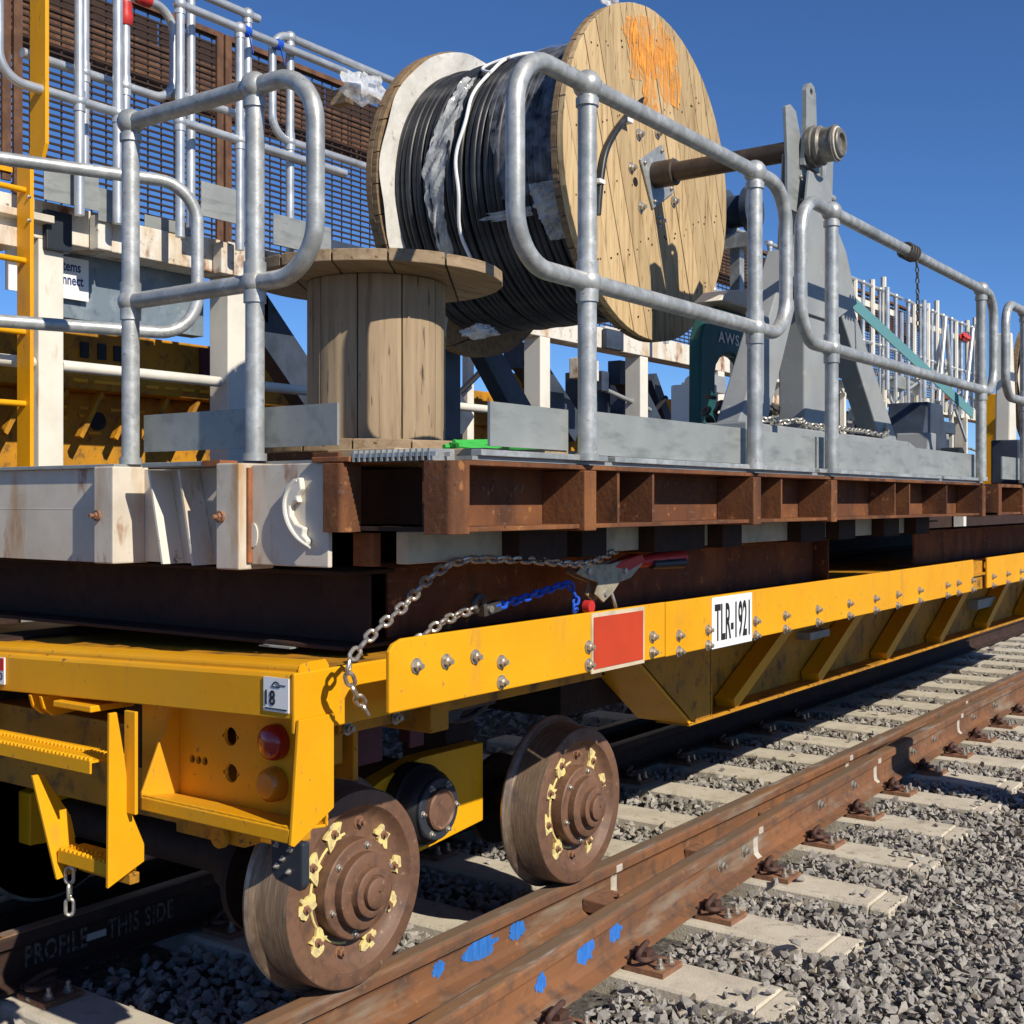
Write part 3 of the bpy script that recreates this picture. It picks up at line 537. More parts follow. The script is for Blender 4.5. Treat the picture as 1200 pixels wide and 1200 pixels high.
# hanging steps
b = MB(); b.prism([(1.89, 1.06), (1.912, 1.06), (1.935, .94), (1.955, .80), (1.995, .71), (1.995, .665), (1.885, .622)], 'x', -.104, -.094); b.box(-.104, -.06, 1.94, 1.95, .80, 1.06); b.build('step_hanger', 'yellow', TR, bevel=.002)
b = MB(); b.prism([(1.87, .868), (1.90, .868), (1.965, .75), (1.97, .70), (1.96, .605), (1.90, .598)], 'x', -.345, -.335)
ho = b.build('step_hanger', 'yellow', TR, bevel=.002)
for v in ho.data.vertices: v.co.x += -.06 * (v.co.z - .62) / .25
def tread(x0, x1, y0, y1, z, dz=0):
    b = MB(); b.prism([(y0, z - .032), (y0, z), (y1, z), (y1, z - .032), (y1 - .006, z - .032), (y1 - .006, z - .006), (y0 + .006, z - .006), (y0 + .006, z - .032)], 'x', x0, x1)
    n = int((x1 - x0) / .017)
    for k in range(n):
        x = x0 + (k + .5) * (x1 - x0) / n
        b.prism([(x - .0055, z - .001), (x + .0055, z - .001), (x + .003, z + .007), (x - .003, z + .007)], 'y', y0 + .001, y0 + .012)
        b.prism([(x - .0055, z - .001), (x + .0055, z - .001), (x + .003, z + .007), (x - .003, z + .007)], 'y', y1 - .05, y1 - .03)
    o = b.build('step_tread', 'yellow', TR)
    for v in o.data.vertices: v.co.z += dz * (v.co.x - x0)
tread(-1.05, -.155, 1.875, 1.99, .935, .0); tread(-.335, -.115, 1.905, 1.985, .675, .0)
b = MB(); b.box(-.32, -.10, 1.955, 1.985, .612, .64); b.build('step_rail', 'yellow_old', TR, bevel=.003)
# side sill, bolted edge plates and their signs
SX = .63; SK = (2.508 - SX) / 2.008
def S(y, z): return (y * SK, 1.59 + (z - 1.59) * SK)
b = MB(); b.prism([S(*p) for p in [(2.27, 1.066), (2.27, 1.218), (2.285, 1.236), (2.32, 1.247), (2.42, 1.2475), (3.682, 1.2475), (3.682, 1.062)]], 'x', SX - .012, SX); s1 = b.build('side_sill', 'yellow', TR, bevel=.003)
b = MB(); b.prism([S(*p) for p in [(3.687, 1.060), (7.47, 1.060), (7.47, 1.2465), (3.687, 1.2465)]], 'x', SX - .012, SX + .0006); s2 = b.build('side_sill', 'yellow', TR, bevel=.003)
b = MB(); b.prism([S(*p) for p in [(7.78, 1.060), (13.5, 1.060), (13.5, 1.2465), (7.78, 1.2465)]], 'x', SX - .012, SX); s3 = b.build('side_sill', 'yellow', TR, bevel=.003)
b = MB(); b.box(SX - .10, SX - .03, 6.95, 7.32, 1.09, 1.25); b.build('sill_bracket', 'yellow_old', TR, bevel=.003)
b = MB(); b.box(.30, SX - .0125, 2.35, 13, 1.172, 1.186); b.build('sill_shelf', 'yellow_old', TR)
def sbolt(parent, y, z):
    y, z = S(y, z); link('bolt', BOLT, parent, (SX + .0004, y, z), Matrix.Rotation(random.random() * 3, 4, 'X'))
for (y, z) in ((2.37, 1.174), (2.49, 1.173), (2.615, 1.172), (2.735, 1.145), (2.735, 1.089), (3.189, 1.143), (3.189, 1.088), (3.59, 1.138), (3.59, 1.086)): sbolt(s1, y, z)
for y in (3.777, 3.999, 4.405, 4.693, 5.04, 5.417, 5.766, 6.09, 6.442, 6.926, 7.141, 7.44):
    for z in (1.126, 1.070): sbolt(s2, y, z)
for y in (7.9, 8.25, 8.6, 9.0, 9.5, 10.1):
    for z in (1.126, 1.070): sbolt(s3, y, z)
def sbox(y0, y1, z0, z1, x0, x1):
    a, c = S(y0, z0), S(y1, z1); return MB().box(SX + x0, SX + x1, a[0], c[0], a[1], c[1])
rf = sbox(3.205, 3.535, 1.057, 1.244, -.001, .0025).build('reflector_border', 'cream_block', TR)
sbox(3.217, 3.523, 1.070, 1.231, .002, .0045).build('red_reflector', 'redp', rf)
ps = sbox(4.03, 4.372, 1.052, 1.240, 0, .0035).build('number_plate', 'white_sheet', TR, bevel=.001, label='white plate lettered TLR-1921 on the side sill')
text('plate_lettering', 'TLR-1921', .300 * SK, .140 * SK, (SX + .0045, *S(4.050, 1.076)), (0, 1, 0), (0, 0, 1), 'ink', ps)
# fish-belly girder under the deck
b = MB(); b.prism([(4.83, 1.15), (4.83, .615), (13, .615), (13, 1.15)], 'x', -.132, -.12); b.build('girder_web', 'yellow_old', TR)
b = MB(); b.box(-.17, .0, 4.82, 13, .60, .615); b.build('girder_flange', 'yellow_old', TR, bevel=.002)
b = MB(); b.add([(-.26, 4.04, 1.15), (.0, 4.04, 1.15), (.0, 4.82, .61), (-.26, 4.82, .61), (-.26, 4.065, 1.15), (.0, 4.065, 1.15), (.0, 4.845, .61), (-.26, 4.845, .61)], [(0, 1, 2, 3), (7, 6, 5, 4), (0, 4, 5, 1), (1, 5, 6, 2), (2, 6, 7, 3), (3, 7, 4, 0)]); b.build('girder_end_plate', 'yellow', TR)
b = MB(); b.prism([(4.08, 1.15), (5.03, 1.15), (5.03, .617), (4.86, .617)], 'x', -.016, -.004); b.build('girder_cheek', 'yellow_old', TR)
b = MB(); b.box(-.119, -.004, 5.04, 5.052, .616, 1.15); b.build('girder_rib', 'yellow_old', TR)
for y in (5.3, 6.35, 7.45, 8.55, 9.75, 11.0):
    b = MB(); b.bar((-.06, y, .63), (-.06, y + 1.0, 1.10), .10, .06); b.build('girder_brace', 'yellow', TR)
b = MB(); b.box(-.119, -.04, 6.3, 6.58, .84, .88); b.build('slot_plate', 'galv_dull', TR)
b = MB(); b.box(-.119, -.04, 9.6, 10.1, .77, .84); b.build('slot_plate', 'galv_dull', TR)
b = MB(); b.box(.1, .30, 2.3, 3.6, .985, 1.05); b.box(.05, .36, 2.6, 2.68, .95, 1.10); b.build('under_beam', 'yellow_old', TR, bevel=.004)
for x in (-.3, -1.2):
    b = MB(); b.box(x - .08, x + .08, 2.15, 12.5, .85, 1.15); b.build('centre_sill', 'rust_and_shade', TR)
b = MB(); b.box(-1.5, -.27, 4.2, 12.4, .70, 1.15); b.build('under_frame', 'rust_and_shade', TR)
b = MB(); b.box(-1.5, .2, 2.2, 2.3, .70, .95); b.build('head_beam', 'yellow_old', TR, bevel=.004)
b = MB(); b.box(-.15, .12, 2.14, 2.2, .70, .80); b.lathe([(0, .03), (.02, .03)], (.04, 2.12, .72), 'y', 12); b.build('shackle_plate', 'yellow_old', TR, bevel=.004)
# wheels
WPROF = [(t_, r_ * .955 if r_ > .2 else r_) for t_, r_ in [(-.050, .17), (-.050, .318), (-.045, .326), (-.036, .329), (-.028, .324), (-.020, .308), (-.012, .301), (.085, .296), (.092, .292), (.094, .286), (.094, .246), (.088, .240), (.070, .228), (.060, .205), (.058, .140)]]
def wheel(yc, zc, x, sgn):
    w = MB(); w.lathe([(sgn * t + x, r) for t, r in WPROF[8:]], (0, yc, zc), 'x', 56); w.f = [f for f in w.f if len(f) == 4]; w.sm = [True] * len(w.f)
    w.lathe([(sgn * t + x, r) for t, r in [(-.05, .30), (-.05, .0)]], (0, yc, zc), 'x', 40)
    wo = w.build('wheel', 'wheel', TR)
    w = MB(); w.lathe([(sgn * t + x, r) for t, r in WPROF[4:9]], (0, yc, zc), 'x', 56); w.f = [f for f in w.f if len(f) == 4]; w.sm = [True] * len(w.f); w.build('tread', 'tread', wo)
    w = MB(); w.lathe([(sgn * t + x, r) for t, r in WPROF[0:5]], (0, yc, zc), 'x', 56); w.f = [f for f in w.f if len(f) == 4]; w.sm = [True] * len(w.f); w.build('flange', 'flange_bright', wo)
    w = MB(); w.lathe([(sgn * t + x, r) for t, r in [(.05, .142), (.10, .142), (.104, .138), (.104, .112), (.106, .108), (.132, .108), (.135, .104), (.135, .072), (.138, .07), (.158, .07), (.161, .066), (.161, .05), (.158, .047), (.158, .044), (.172, .044), (.176, .038), (.177, .008), (.172, .006), (.172, 0)]], (0, yc, zc), 'x', 40); w.build('hub', 'wheel', wo)
    if sgn < 0: return wo
    ph = random.uniform(0, 1)
    w = MB(); w.tube([Vector((x + .061, yc + .158 * math.cos(a), zc + .158 * math.sin(a))) for a in np.linspace(1.7, 4.6, 20)], .004, 6); w.build('paint_line', 'tag_yellow', wo)
    for k in range(10):
        a = 2 * math.pi * (k + ph) / 10
        p = (x + .058, yc + .183 * math.cos(a), zc + .183 * math.sin(a))
        link('wheel_nut', NUT, wo, p, Matrix.Rotation(a, 4, 'X'))
        if k % 10 not in (2, 7): link('nut_marker', random.choice(MARKS), wo, (p[0] + .003, p[1] + random.uniform(-.008, .008), p[2] + random.uniform(-.008, .008)), Matrix.Rotation(a + random.uniform(-.6, .6), 4, 'X'), (1, random.uniform(.7, 1.2), random.uniform(.8, 1.25)))
    for k in range(6):
        a = 2 * math.pi * (k + .3) / 6
        link('hub_bolt', HUBB, wo, (x + .104, yc + .124 * math.cos(a), zc + .124 * math.sin(a)))
    return wo
NUT = hexbolt('plate', .013, .014, True)
MARKS = []
for q in range(6):
    mk = MB(); P = []; mr = random.Random(40 + q); el = mr.uniform(1.1, 2.0)
    for k in range(22):
        a = 2 * math.pi * k / 22; r = .027 * (1 + .22 * math.sin(2 * a + q) + .22 * math.sin(5 * a + 2 * q) + mr.uniform(-.22, .22)); P.append((r * math.cos(a) * el, r * math.sin(a)))
    mk.prism(P, 'x', 0, .009); MARKS.append(mk.mesh('nut_marker', 'tag_yellow'))
HUBB = hexbolt('steel', .007, .008)
for yc in (2.592, 3.785):
    wheel(yc, .477, 0.0, 1); wheel(yc, .477, -1.435, -1)
    b = MB(); b.lathe([(-1.4, .06), (-.05, .06)], (0, yc, .477), 'x', 18); b.lathe([(-.42, .10), (-.34, .10)], (0, yc, .477), 'x', 24); b.lathe([(-.30, .17), (-.275, .17)], (0, yc, .45), 'x', 30); b.build('axle', 'rust_and_shade', TR)
# bogie side beam with rubber pivot
for xo in (-.13, -1.33):
    b = MB(); b.prism([(2.45, .40), (2.45, .58), (2.75, .64), (2.93, .70), (3.12, .738), (3.46, .735), (3.46, .458), (3.10, .425), (2.80, .38)], 'x', xo - .05, xo + .02); b.build('bogie_beam', 'yellow', TR, bevel=.004)
b = MB(); b.lathe([(-.12, .135), (-.06, .135), (-.05, .125), (-.02, .12), (-.005, .105), (.0, .10)], (0, 3.06, .598), 'x', 36); pv = b.build('pivot_boot', 'black', TR)
b = MB(); b.lathe([(-.01, .100), (.012, .100), (.016, .096), (.016, .070), (.010, .068)], (0, 3.06, .598), 'x', 36); b.build('pivot_ring', 'darkbox', pv)
b = MB(); b.lathe([(.0, .066), (.028, .066), (.032, .060), (.026, .054), (.026, 0)], (0, 3.06, .598), 'x', 36); b.build('pivot_cap', 'wheel', pv)
for k in range(6): a = k * 1.047; link('ring_bolt', HUBB, pv, (.016, 3.06 + .084 * math.cos(a), .598 + .084 * math.sin(a)))
for (y0, y1, z0, z1, x) in ((2.40, 2.47, .72, .98, -.08), (2.62, 2.86, .78, 1.02, -.05), (2.98, 3.05, .80, 1.05, -.04), (2.3, 2.36, .7, .95, -.2)):
    b = MB(); b.box(x - .012, x, y0, y1, z0, z1); b.box(x - .1, x - .012, y1 - .012, y1, z0, z1); b.build('brake_bracket', 'maroon', TR, bevel=.003)
b = MB(); b.lathe([(-.2, .075), (0, .075), (.01, .07), (.01, .03), (.03, .03)], (-.02, 3.16, .93), 'x', 22); b.lathe([(-.3, .012), (.2, .012)], (-.02, 3.2, .9), 'y', 8); b.build('brake_cylinder', 'darkbox', TR)
b = MB(); b.tube(spline([(-.05, 2.9, 1.0), (-.02, 3.2, .86), (-.04, 3.45, .92), (-.05, 3.7, 1.02)], 8), .012, 8); b.build('brake_hose', 'black', TR)
b = MB(); b.box(-.4, -.2, 3.36, 3.52, .5, 1.05); b.build('bogie_stay', 'rust_and_shade', TR)
b = MB(); b.box(.06, .20, 2.33, 2.42, .88, .98); b.box(.06, .22, 2.44, 2.46, .83, 1.03); b.build('air_valve', 'yellow_old', TR, bevel=.004)
for y in (2.25, 2.33, 2.52): link('bolt', BOLT, TR, (.302, y, 1.0))
# rubber bump stop hung in front of the wheel
b = MB(); b.prism([(.36, .72), (.375, .70), (.455, .685), (.468, .70), (.468, .80), (.36, .80)], 'y', 2.005, 2.03); rp = b.build('rubber_flap', 'darkbox', TR, bevel=.006)
for k, (x, z) in enumerate(((.385, .785), (.43, .78), (.405, .755), (.385, .735), (.425, .728))): link('stud', hexbolt('steel', .005, .006, True, 'y'), rp, (x, 2.004, z), Matrix.Rotation(math.pi, 4, 'Z'))

# ------------------------------------------------------------------ chains
def link_mesh(L, W, r, mt):
    b = MB(); a = (L - W) / 2; q = W / 2 - r
    path = arc((0, a, 0), q, 0, math.pi, 7, (1, 0, 0), (0, 1, 0)) + arc((0, -a, 0), q, math.pi, 2 * math.pi, 7, (1, 0, 0), (0, 1, 0))
    b.tube(path, r, 8, closed=True, up=(0, 0, 1)); return b.mesh('chain_link', mt)
def chain(name, label, pts, pitch, W, r, mt, cat='chain', parent=None):
    path = spline(pts, 12); root = parent or thing(name, label, cat, pts[0])
    d = [0]
    for p, q in zip(path, path[1:]): d.append(d[-1] + (q - p).length)
    n = int(d[-1] / pitch); me = link_mesh(pitch + 2 * r, W, r, mt)
    for k in range(n + 1):
        s = k * pitch; i = max(j for j in range(len(d)) if d[j] <= s + 1e-9); i = min(i, len(path) - 2)
        f = (s - d[i]) / max(1e-9, d[i + 1] - d[i]); p = path[i].lerp(path[i + 1], f); t = (path[i + 1] - path[i]).normalized()
        u = Vector((1, 0, 0)) if abs(t.x) < .8 else Vector((0, 0, 1))
        sd = t.cross(u).normalized(); nn = sd.cross(t).normalized(); m = Matrix(((sd.x, t.x, nn.x, 0), (sd.y, t.y, nn.y, 0), (sd.z, t.z, nn.z, 0), (0, 0, 0, 1)))
        m = m @ Matrix.Rotation(R(45 + 90 * (k % 2) + random.uniform(-12, 12)), 4, 'Y')
        link('chain_link', me, root, p, m)
    return root
chain('lashing_chain', 'pale steel lashing chain running from the trailer corner up under the platform', [(.545, 2.135, 1.10), (.55, 2.085, 1.16), (.55, 2.075, 1.215), (.55, 2.15, 1.275), (.54, 2.28, 1.335), (.52, 2.41, 1.40), (.53, 2.52, 1.435), (.55, 2.70, 1.432), (.55, 2.86, 1.422), (.54, 3.05, 1.405), (.52, 3.2, 1.41), (.46, 3.54, 1.462)], .033, .030, .0052, 'chain')
chain('short_chain', 'short steel chain lying behind the yellow sill below the binder', [(.44, 2.42, 1.215), (.45, 2.52, 1.262), (.45, 2.62, 1.285), (.45, 2.69, 1.292)], .033, .031, .0052, 'chain')
chain('blue_chain', 'blue painted chain leading to the red handled binder', [(.45, 2.78, 1.292), (.45, 2.95, 1.312), (.45, 3.14, 1.338)], .030, .029, .0055, 'blue_chain')
chain('blue_chain_tail', 'loose end of blue chain hanging beneath the binder', [(.455, 3.16, 1.33), (.462, 3.18, 1.29), (.462, 3.165, 1.262), (.45, 3.2, 1.25)], .026, .026, .005, 'blue_chain')
t = thing('load_hook', 'dark steel grab hook joining the steel chain and the blue chain', 'hook', (.45, 2.73, 1.29))
b = MB(); b.tube(arc((.45, 2.70, 1.305), .022, R(-30), R(240), 12, (0, 1, 0), (0, 0, 1)), .010, 8); b.bar((.45, 2.71, 1.285), (.45, 2.79, 1.296), .022, .03); b.build('hook_body', 'chain_dark', t)
b = MB(); b.lathe([(-.02, .010), (.02, .010)], (.45, 2.735, 1.29), 'x', 10); b.build('pin', 'steel', t)
t = thing('load_binder', 'lever load binder with red handle resting above the yellow sill', 'load binder', (.45, 3.3, 1.3))
def skew(pl): return pl
for x0 in (.446, .482):
    b = MB(); b.prism([(3.14, 1.372), (3.18, 1.396), (3.34, 1.392), (3.52, 1.412), (3.55, 1.385), (3.47, 1.340), (3.40, 1.330), (3.36, 1.300), (3.30, 1.272), (3.25, 1.300), (3.27, 1.335), (3.20, 1.352)], 'x', x0, x0 + .007); b.build('side_plate', 'brass_grey', t, bevel=.002)
b = MB(); b.box(.453, .482, 3.17, 3.36, 1.384, 1.391); b.build('spine', 'brass_grey', t)
b = MB(); b.prism([(3.37, 1.380), (3.40, 1.396), (3.54, 1.418), (3.57, 1.392), (3.46, 1.366)], 'x', .443, .4915); b.build('red_guard', 'red', t, bevel=.004)
b = MB(); b.tube([(.468, 3.50, 1.385), (.468, 3.60, 1.390), (.468, 3.66, 1.392), (.468, 3.86, 1.392)], [.018, .020, .025, .028], 14); b.build('handle', 'red', t)
b = MB(); b.tube([(.482, 3.62, 1.378), (.484, 3.84, 1.376)], [.016, .020], 10); b.build('handle_grip', 'darkbox', t)
for y, z in ((3.21, 1.374), (3.43, 1.366), (3.31, 1.30)): b = MB(); b.lathe([(.44, .010), (.495, .010)], (0, y, z), 'x', 12); b.build('pivot_pin', 'steel', t)
b = MB(); b.tube(spline([(.48, 3.36, 1.30), (.485, 3.37, 1.27), (.482, 3.385, 1.25)], 5), .006, 8); b.build('latch', 'steel', t)
b = MB(); b.lathe([(-.012, .02), (.012, .02)], (.47, 3.24, 1.262), 'x', 14); b.build('red_cap', 'red', t)
chain('step_chain', 'two bright chain links hanging from the yellow step', [(-.32, 1.93, .605), (-.32, 1.93, .56), (-.32, 1.93, .50)], .042, .030, .005, 'steel')

# ------------------------------------------------------------------ bearers between trailer and platform
def ibeam_y(x, y0, y1, z0, z1, w, t=.012):
    b = MB(); b.box(x - w / 2, x + w / 2, y0, y1, z0, z0 + t); b.box(x - w / 2, x + w / 2, y0, y1, z1 - t, z1); b.box(x - t / 2, x + t / 2, y0, y1, z0 + t, z1 - t); return b
def ibeam_x(y, x0, x1, z0, z1, w, t=.012):
    b = MB(); b.box(x0, x1, y - w / 2, y + w / 2, z0, z0 + t); b.box(x0, x1, y - w / 2, y + w / 2, z1 - t, z1); b.box(x0, x1, y - t / 2, y + t / 2, z0 + t, z1 - t); return b
t = thing('cross_bearer', 'dark rusty I-beam lying across the trailer end under the white frame', 'beam', (-.8, 2.42, 1.2))
ibeam_x(2.42, -1.85, .30, 1.20, 1.408, .20).build('beam', 'rust_and_shade', t, bevel=.003)
b = MB(); b.box(.0, .12, 2.30, 2.33, 1.196, 1.2); b.build('packer', 'galv_dull', t)
t = thing('long_bearer', 'dark rusty I-beam lying lengthwise on the trailer beneath the brown platform', 'beam', (.25, 4.1, 1.2))
ibeam_y(.25, 2.54, 5.62, 1.20, 1.42, .18).build('beam', 'rust', t, bevel=.003)
b = MB(); b.box(.17, .33, 5.6, 5.615, 1.21, 1.41); b.build('end_stiffener', 'rust', t)
t = thing('far_bearer', 'dark rusty I-beam lying lengthwise on the far half of the trailer', 'beam', (-1.2, 6, 1.17))
ibeam_y(-1.2, 2.54, 12, 1.165, 1.41, .3).build('beam', 'rust_and_shade', t)
t = thing('rear_bearer', 'dark rusty I-beam on the trailer under the second platform', 'beam', (.2, 9.5, 1.19))
ibeam_y(.2, 7.3, 12, 1.20, 1.42, .2).build('beam', 'rust', t)

# ------------------------------------------------------------------ the brown platform
PF = thing('brown_platform', 'rust brown steel platform frame carrying the cable reel', 'platform', (-.7, 4.5, 1.42))
b = MB(); b.box(.614, .624, 2.26, 6.75, 1.53, 1.676); b.build('side_web', 'rust', PF)
b = MB(); b.box(.60, .752, 2.262, 6.75, 1.676, 1.688); b.build('top_flange', 'rust', PF, bevel=.002)
b = MB(); b.box(.60, .745, 2.262, 6.75, 1.518, 1.530); b.build('bottom_flange', 'rust', PF, bevel=.002)
def channel(x0, x1, y0, y1):
    r = .016; q = [(x0, y0)] + [(x1 - r + r * math.sin(a), y0 + r - r * math.cos(a)) for a in np.linspace(0, math.pi / 2, 6)] + [(x1, y1), (x1 - .01, y1), (x1 - .01, y0 + .012), (x0, y0 + .012)]
    return MB().prism(q, 'z', 1.514, 1.686).build('corner_channel', 'rust', PF, bevel=.0015)
channel(.672, .757, 2.195, 2.262); channel(.345, .412, 2.195, 2.264)
for y in (2.787, 3.852, 4.560, 6.70):
    b = MB(); b.box(.6245, .762, y - .03, y + .03, 1.512, 1.674); b.build('post_bracket', 'rust', PF, bevel=.003)
for y in (2.965, 3.165, 4.10, 5.33, 5.53, 6.1):
    b = MB(); b.box(.6245, .742, y - .006, y + .006, 1.5305, 1.6755); b.build('stiffener', 'rust', PF)
b = MB(); b.box(-2.1, .60, 2.44, 2.45, 1.53, 1.676); b.build('end_web', 'rust_and_shade', PF)
b = MB(); b.box(.43, .67, 2.24, 2.30, 1.5185, 1.529); b.build('end_flange', 'rust_and_shade', PF)
b = MB(); b.box(.655, .668, 2.33, 2.345, 1.54, 1.65); b.build('end_rib', 'rust', PF)
for x in (.1, -.5, -1.1, -1.7):
    b = MB(); b.box(x - .05, x + .05, 2.46, 6.9, 1.53, 1.675); b.build('joist', 'rust_and_shade', PF)
b = MB(); b.box(.30, .43, 2.20, 2.42, 1.6885, 1.702); b.build('cover_strip', 'rust_hot', PF, bevel=.002)
b = MB(); b.box(.33, .40, 2.32, 2.35, 1.424, 1.51); b.build('foot_plate', 'rust_hot', PF, bevel=.002)
# faint chalk marks on the web
ck = random.Random(3)
for (y0, y1, z, n) in ((2.38, 2.68, 1.615, 9), (4.72, 4.95, 1.64, 8), (5.62, 5.95, 1.64, 8), (3.32, 3.55, 1.64, 6)):
    b = MB()
    for k in range(n):
        y = y0 + (y1 - y0) * (k + ck.random() * .5) / n; h = ck.uniform(.006, .022)
        b.bar((.6245, y, z + ck.uniform(-.012, .012)), (.6245, y + ck.uniform(-.012, .014), z + h), .002, .004, (1, 0, 0))
    b.build('chalk_marks', 'chalk_faint', PF)
# cream packing beam with dark stubs below
b = MB(); b.box(.46, .50, 2.34, 6.5, 1.432, 1.514); b.build('cream_rail', 'cream_block', PF, bevel=.003)
for (y0, y1) in ((2.74, 2.98), (3.06, 3.20), (3.50, 3.86), (4.00, 4.16), (4.72, 4.98), (5.14, 5.34), (5.72, 5.94), (6.2, 6.42)):
    b = MB(); b.box(.455, .56, y0, y1, 1.425, 1.515); b.build('stub', 'rust_and_shade', PF)
b = MB(); b.box(-1.9, .0, 2.9, 6.5, 1.425, 1.515); b.build('packing', 'rust_and_shade', PF)
# steel grating deck
GR = thing('deck_grating', 'galvanised bar grating floor of the brown platform', 'grating', (-.7, 4.5, 1.69))
b = MB(); b.box(-2.15, .735, 2.30, 6.78, 1.690, 1.700); b.build('panel', 'galv_dull', GR)
b = MB()
for k in range(14):
    x = .435 + k * .0185; b.box(x, x + .006, 2.205, 2.30, 1.688, 1.716)
b.box(.43, .70, 2.206, 2.212, 1.698, 1.708); b.box(.43, .70, 2.26, 2.266, 1.698, 1.708)
o = b.build('grating_bars', 'galv', GR, kind='stuff')
for (y0, y1) in ((2.32, 2.9), (2.94, 4.4), (4.45, 6.0), (6.04, 6.72)):
    b = MB(); b.box(.715, .748, y0, y1, 1.7005, 1.716); b.build('edge_bar', 'galv', GR, bevel=.002)
# ------------------------------------------------------------------ white end frame
WF = thing('white_end_frame', 'grimy white steel frame with rust streaks on the end of the trailer load', 'frame', (-.8, 2.25, 1.41))
b = MB(); b.box(-2.3, -.507, 2.215, 2.24, 1.411, 1.688); b.box(-2.3, -.507, 2.2145, 2.216, 1.566, 1.570); b.build('end_plate', 'white_frame', WF, bevel=.003)
b = MB(); b.box(-2.3, -.50, 2.20, 2.40, 1.688, 1.70); b.build('kerb', 'galv_dull', WF, bevel=.002)
for x in (-.517, .015):
    b = MB(); b.box(x - .045, x + .045, 2.175, 2.30, 1.411, 1.692); ps = b.build('post_socket', 'white_frame', WF, bevel=.004)
    b = MB(); b.lathe([(0, .016), (-.008, .016)], (x - .024, 2.175, 1.55), 'y', 12); b.lathe([(-.006, .011), (-.016, .011)], (x - .024, 2.175, 1.55), 'y', 6, False); b.lathe([(-.014, .006), (-.03, .006)], (x - .024, 2.175, 1.55), 'y', 8); b.build('socket_bolt', 'plate', ps)
b = MB(); b.box(-.47, -.03, 2.285, 2.295, 1.415, 1.685); b.build('recessed_web', 'white_frame', WF)
for x in (-.30, -.17):
    b = MB(); b.add([(x - .06, 2.21, 1.68), (x - .052, 2.21, 1.68), (x + .008, 2.21, 1.415), (x, 2.21, 1.415), (x - .06, 2.284, 1.68), (x - .052, 2.284, 1.68), (x + .008, 2.284, 1.415), (x, 2.284, 1.415)], [(0, 1, 2, 3), (7, 6, 5, 4), (0, 4, 5, 1), (1, 5, 6, 2), (2, 6, 7, 3), (3, 7, 4, 0)]); b.build('sloping_rib', 'white_rusty', WF)
b = MB(); b.box(-.36, -.07, 2.19, 2.29, 1.6865, 1.70); b.build('cap_plate', 'galv_dull', WF, bevel=.002)
b = MB(); b.box(-.10, -.03, 2.188, 2.25, 1.6868, 1.7015); b.build('cap_plate', 'rust_hot', WF)
b = MB(); b.box(-.12, .25, 2.35, 2.41, 1.7005, 1.722); b.build('angle', 'rust', WF, bevel=.002)
# sawn-off pipe mouth with its ragged cut on the right-hand plate
b = MB(); b.box(.065, .345, 2.215, 2.23, 1.424, 1.688); b.build('end_plate', 'white_frame', WF, bevel=.003)
b = MB(); b.box(.062, .069, 2.20, 2.214, 1.43, 1.68); b.build('rust_seam', 'rust_hot', WF)
co_ = [(.262, 1.652), (.236, 1.648), (.208, 1.628), (.193, 1.598), (.196, 1.560), (.214, 1.526), (.244, 1.498), (.284, 1.478), (.290, 1.492), (.272, 1.506), (.276, 1.524), (.246, 1.534), (.228, 1.556), (.226, 1.580), (.240, 1.590), (.258, 1.588), (.252, 1.604), (.268, 1.622)]
b = MB(); b.prism(co_, 'y', 2.196, 2.2145); lip = b.build('torn_paint_lip', 'white_rusty', WF, bevel=.004)
b = MB(); b.tube([(p[0], 2.196, p[1]) for p in spline([(q[0] + .016, q[1] - .004, 0) for q in co_[1:8]], 4)], [.003 + .004 * math.sin(i / 24 * math.pi) for i in range(25)], 8); b.build('lip_curl', 'white', lip)
b = MB(); b.prism([(.074 + .017 * math.cos(a), 1.502 + .032 * math.sin(a)) for a in np.linspace(0, 2 * math.pi, 20)[:-1]], 'y', 2.2105, 2.2145); b.build('paint_patch', 'white', WF)

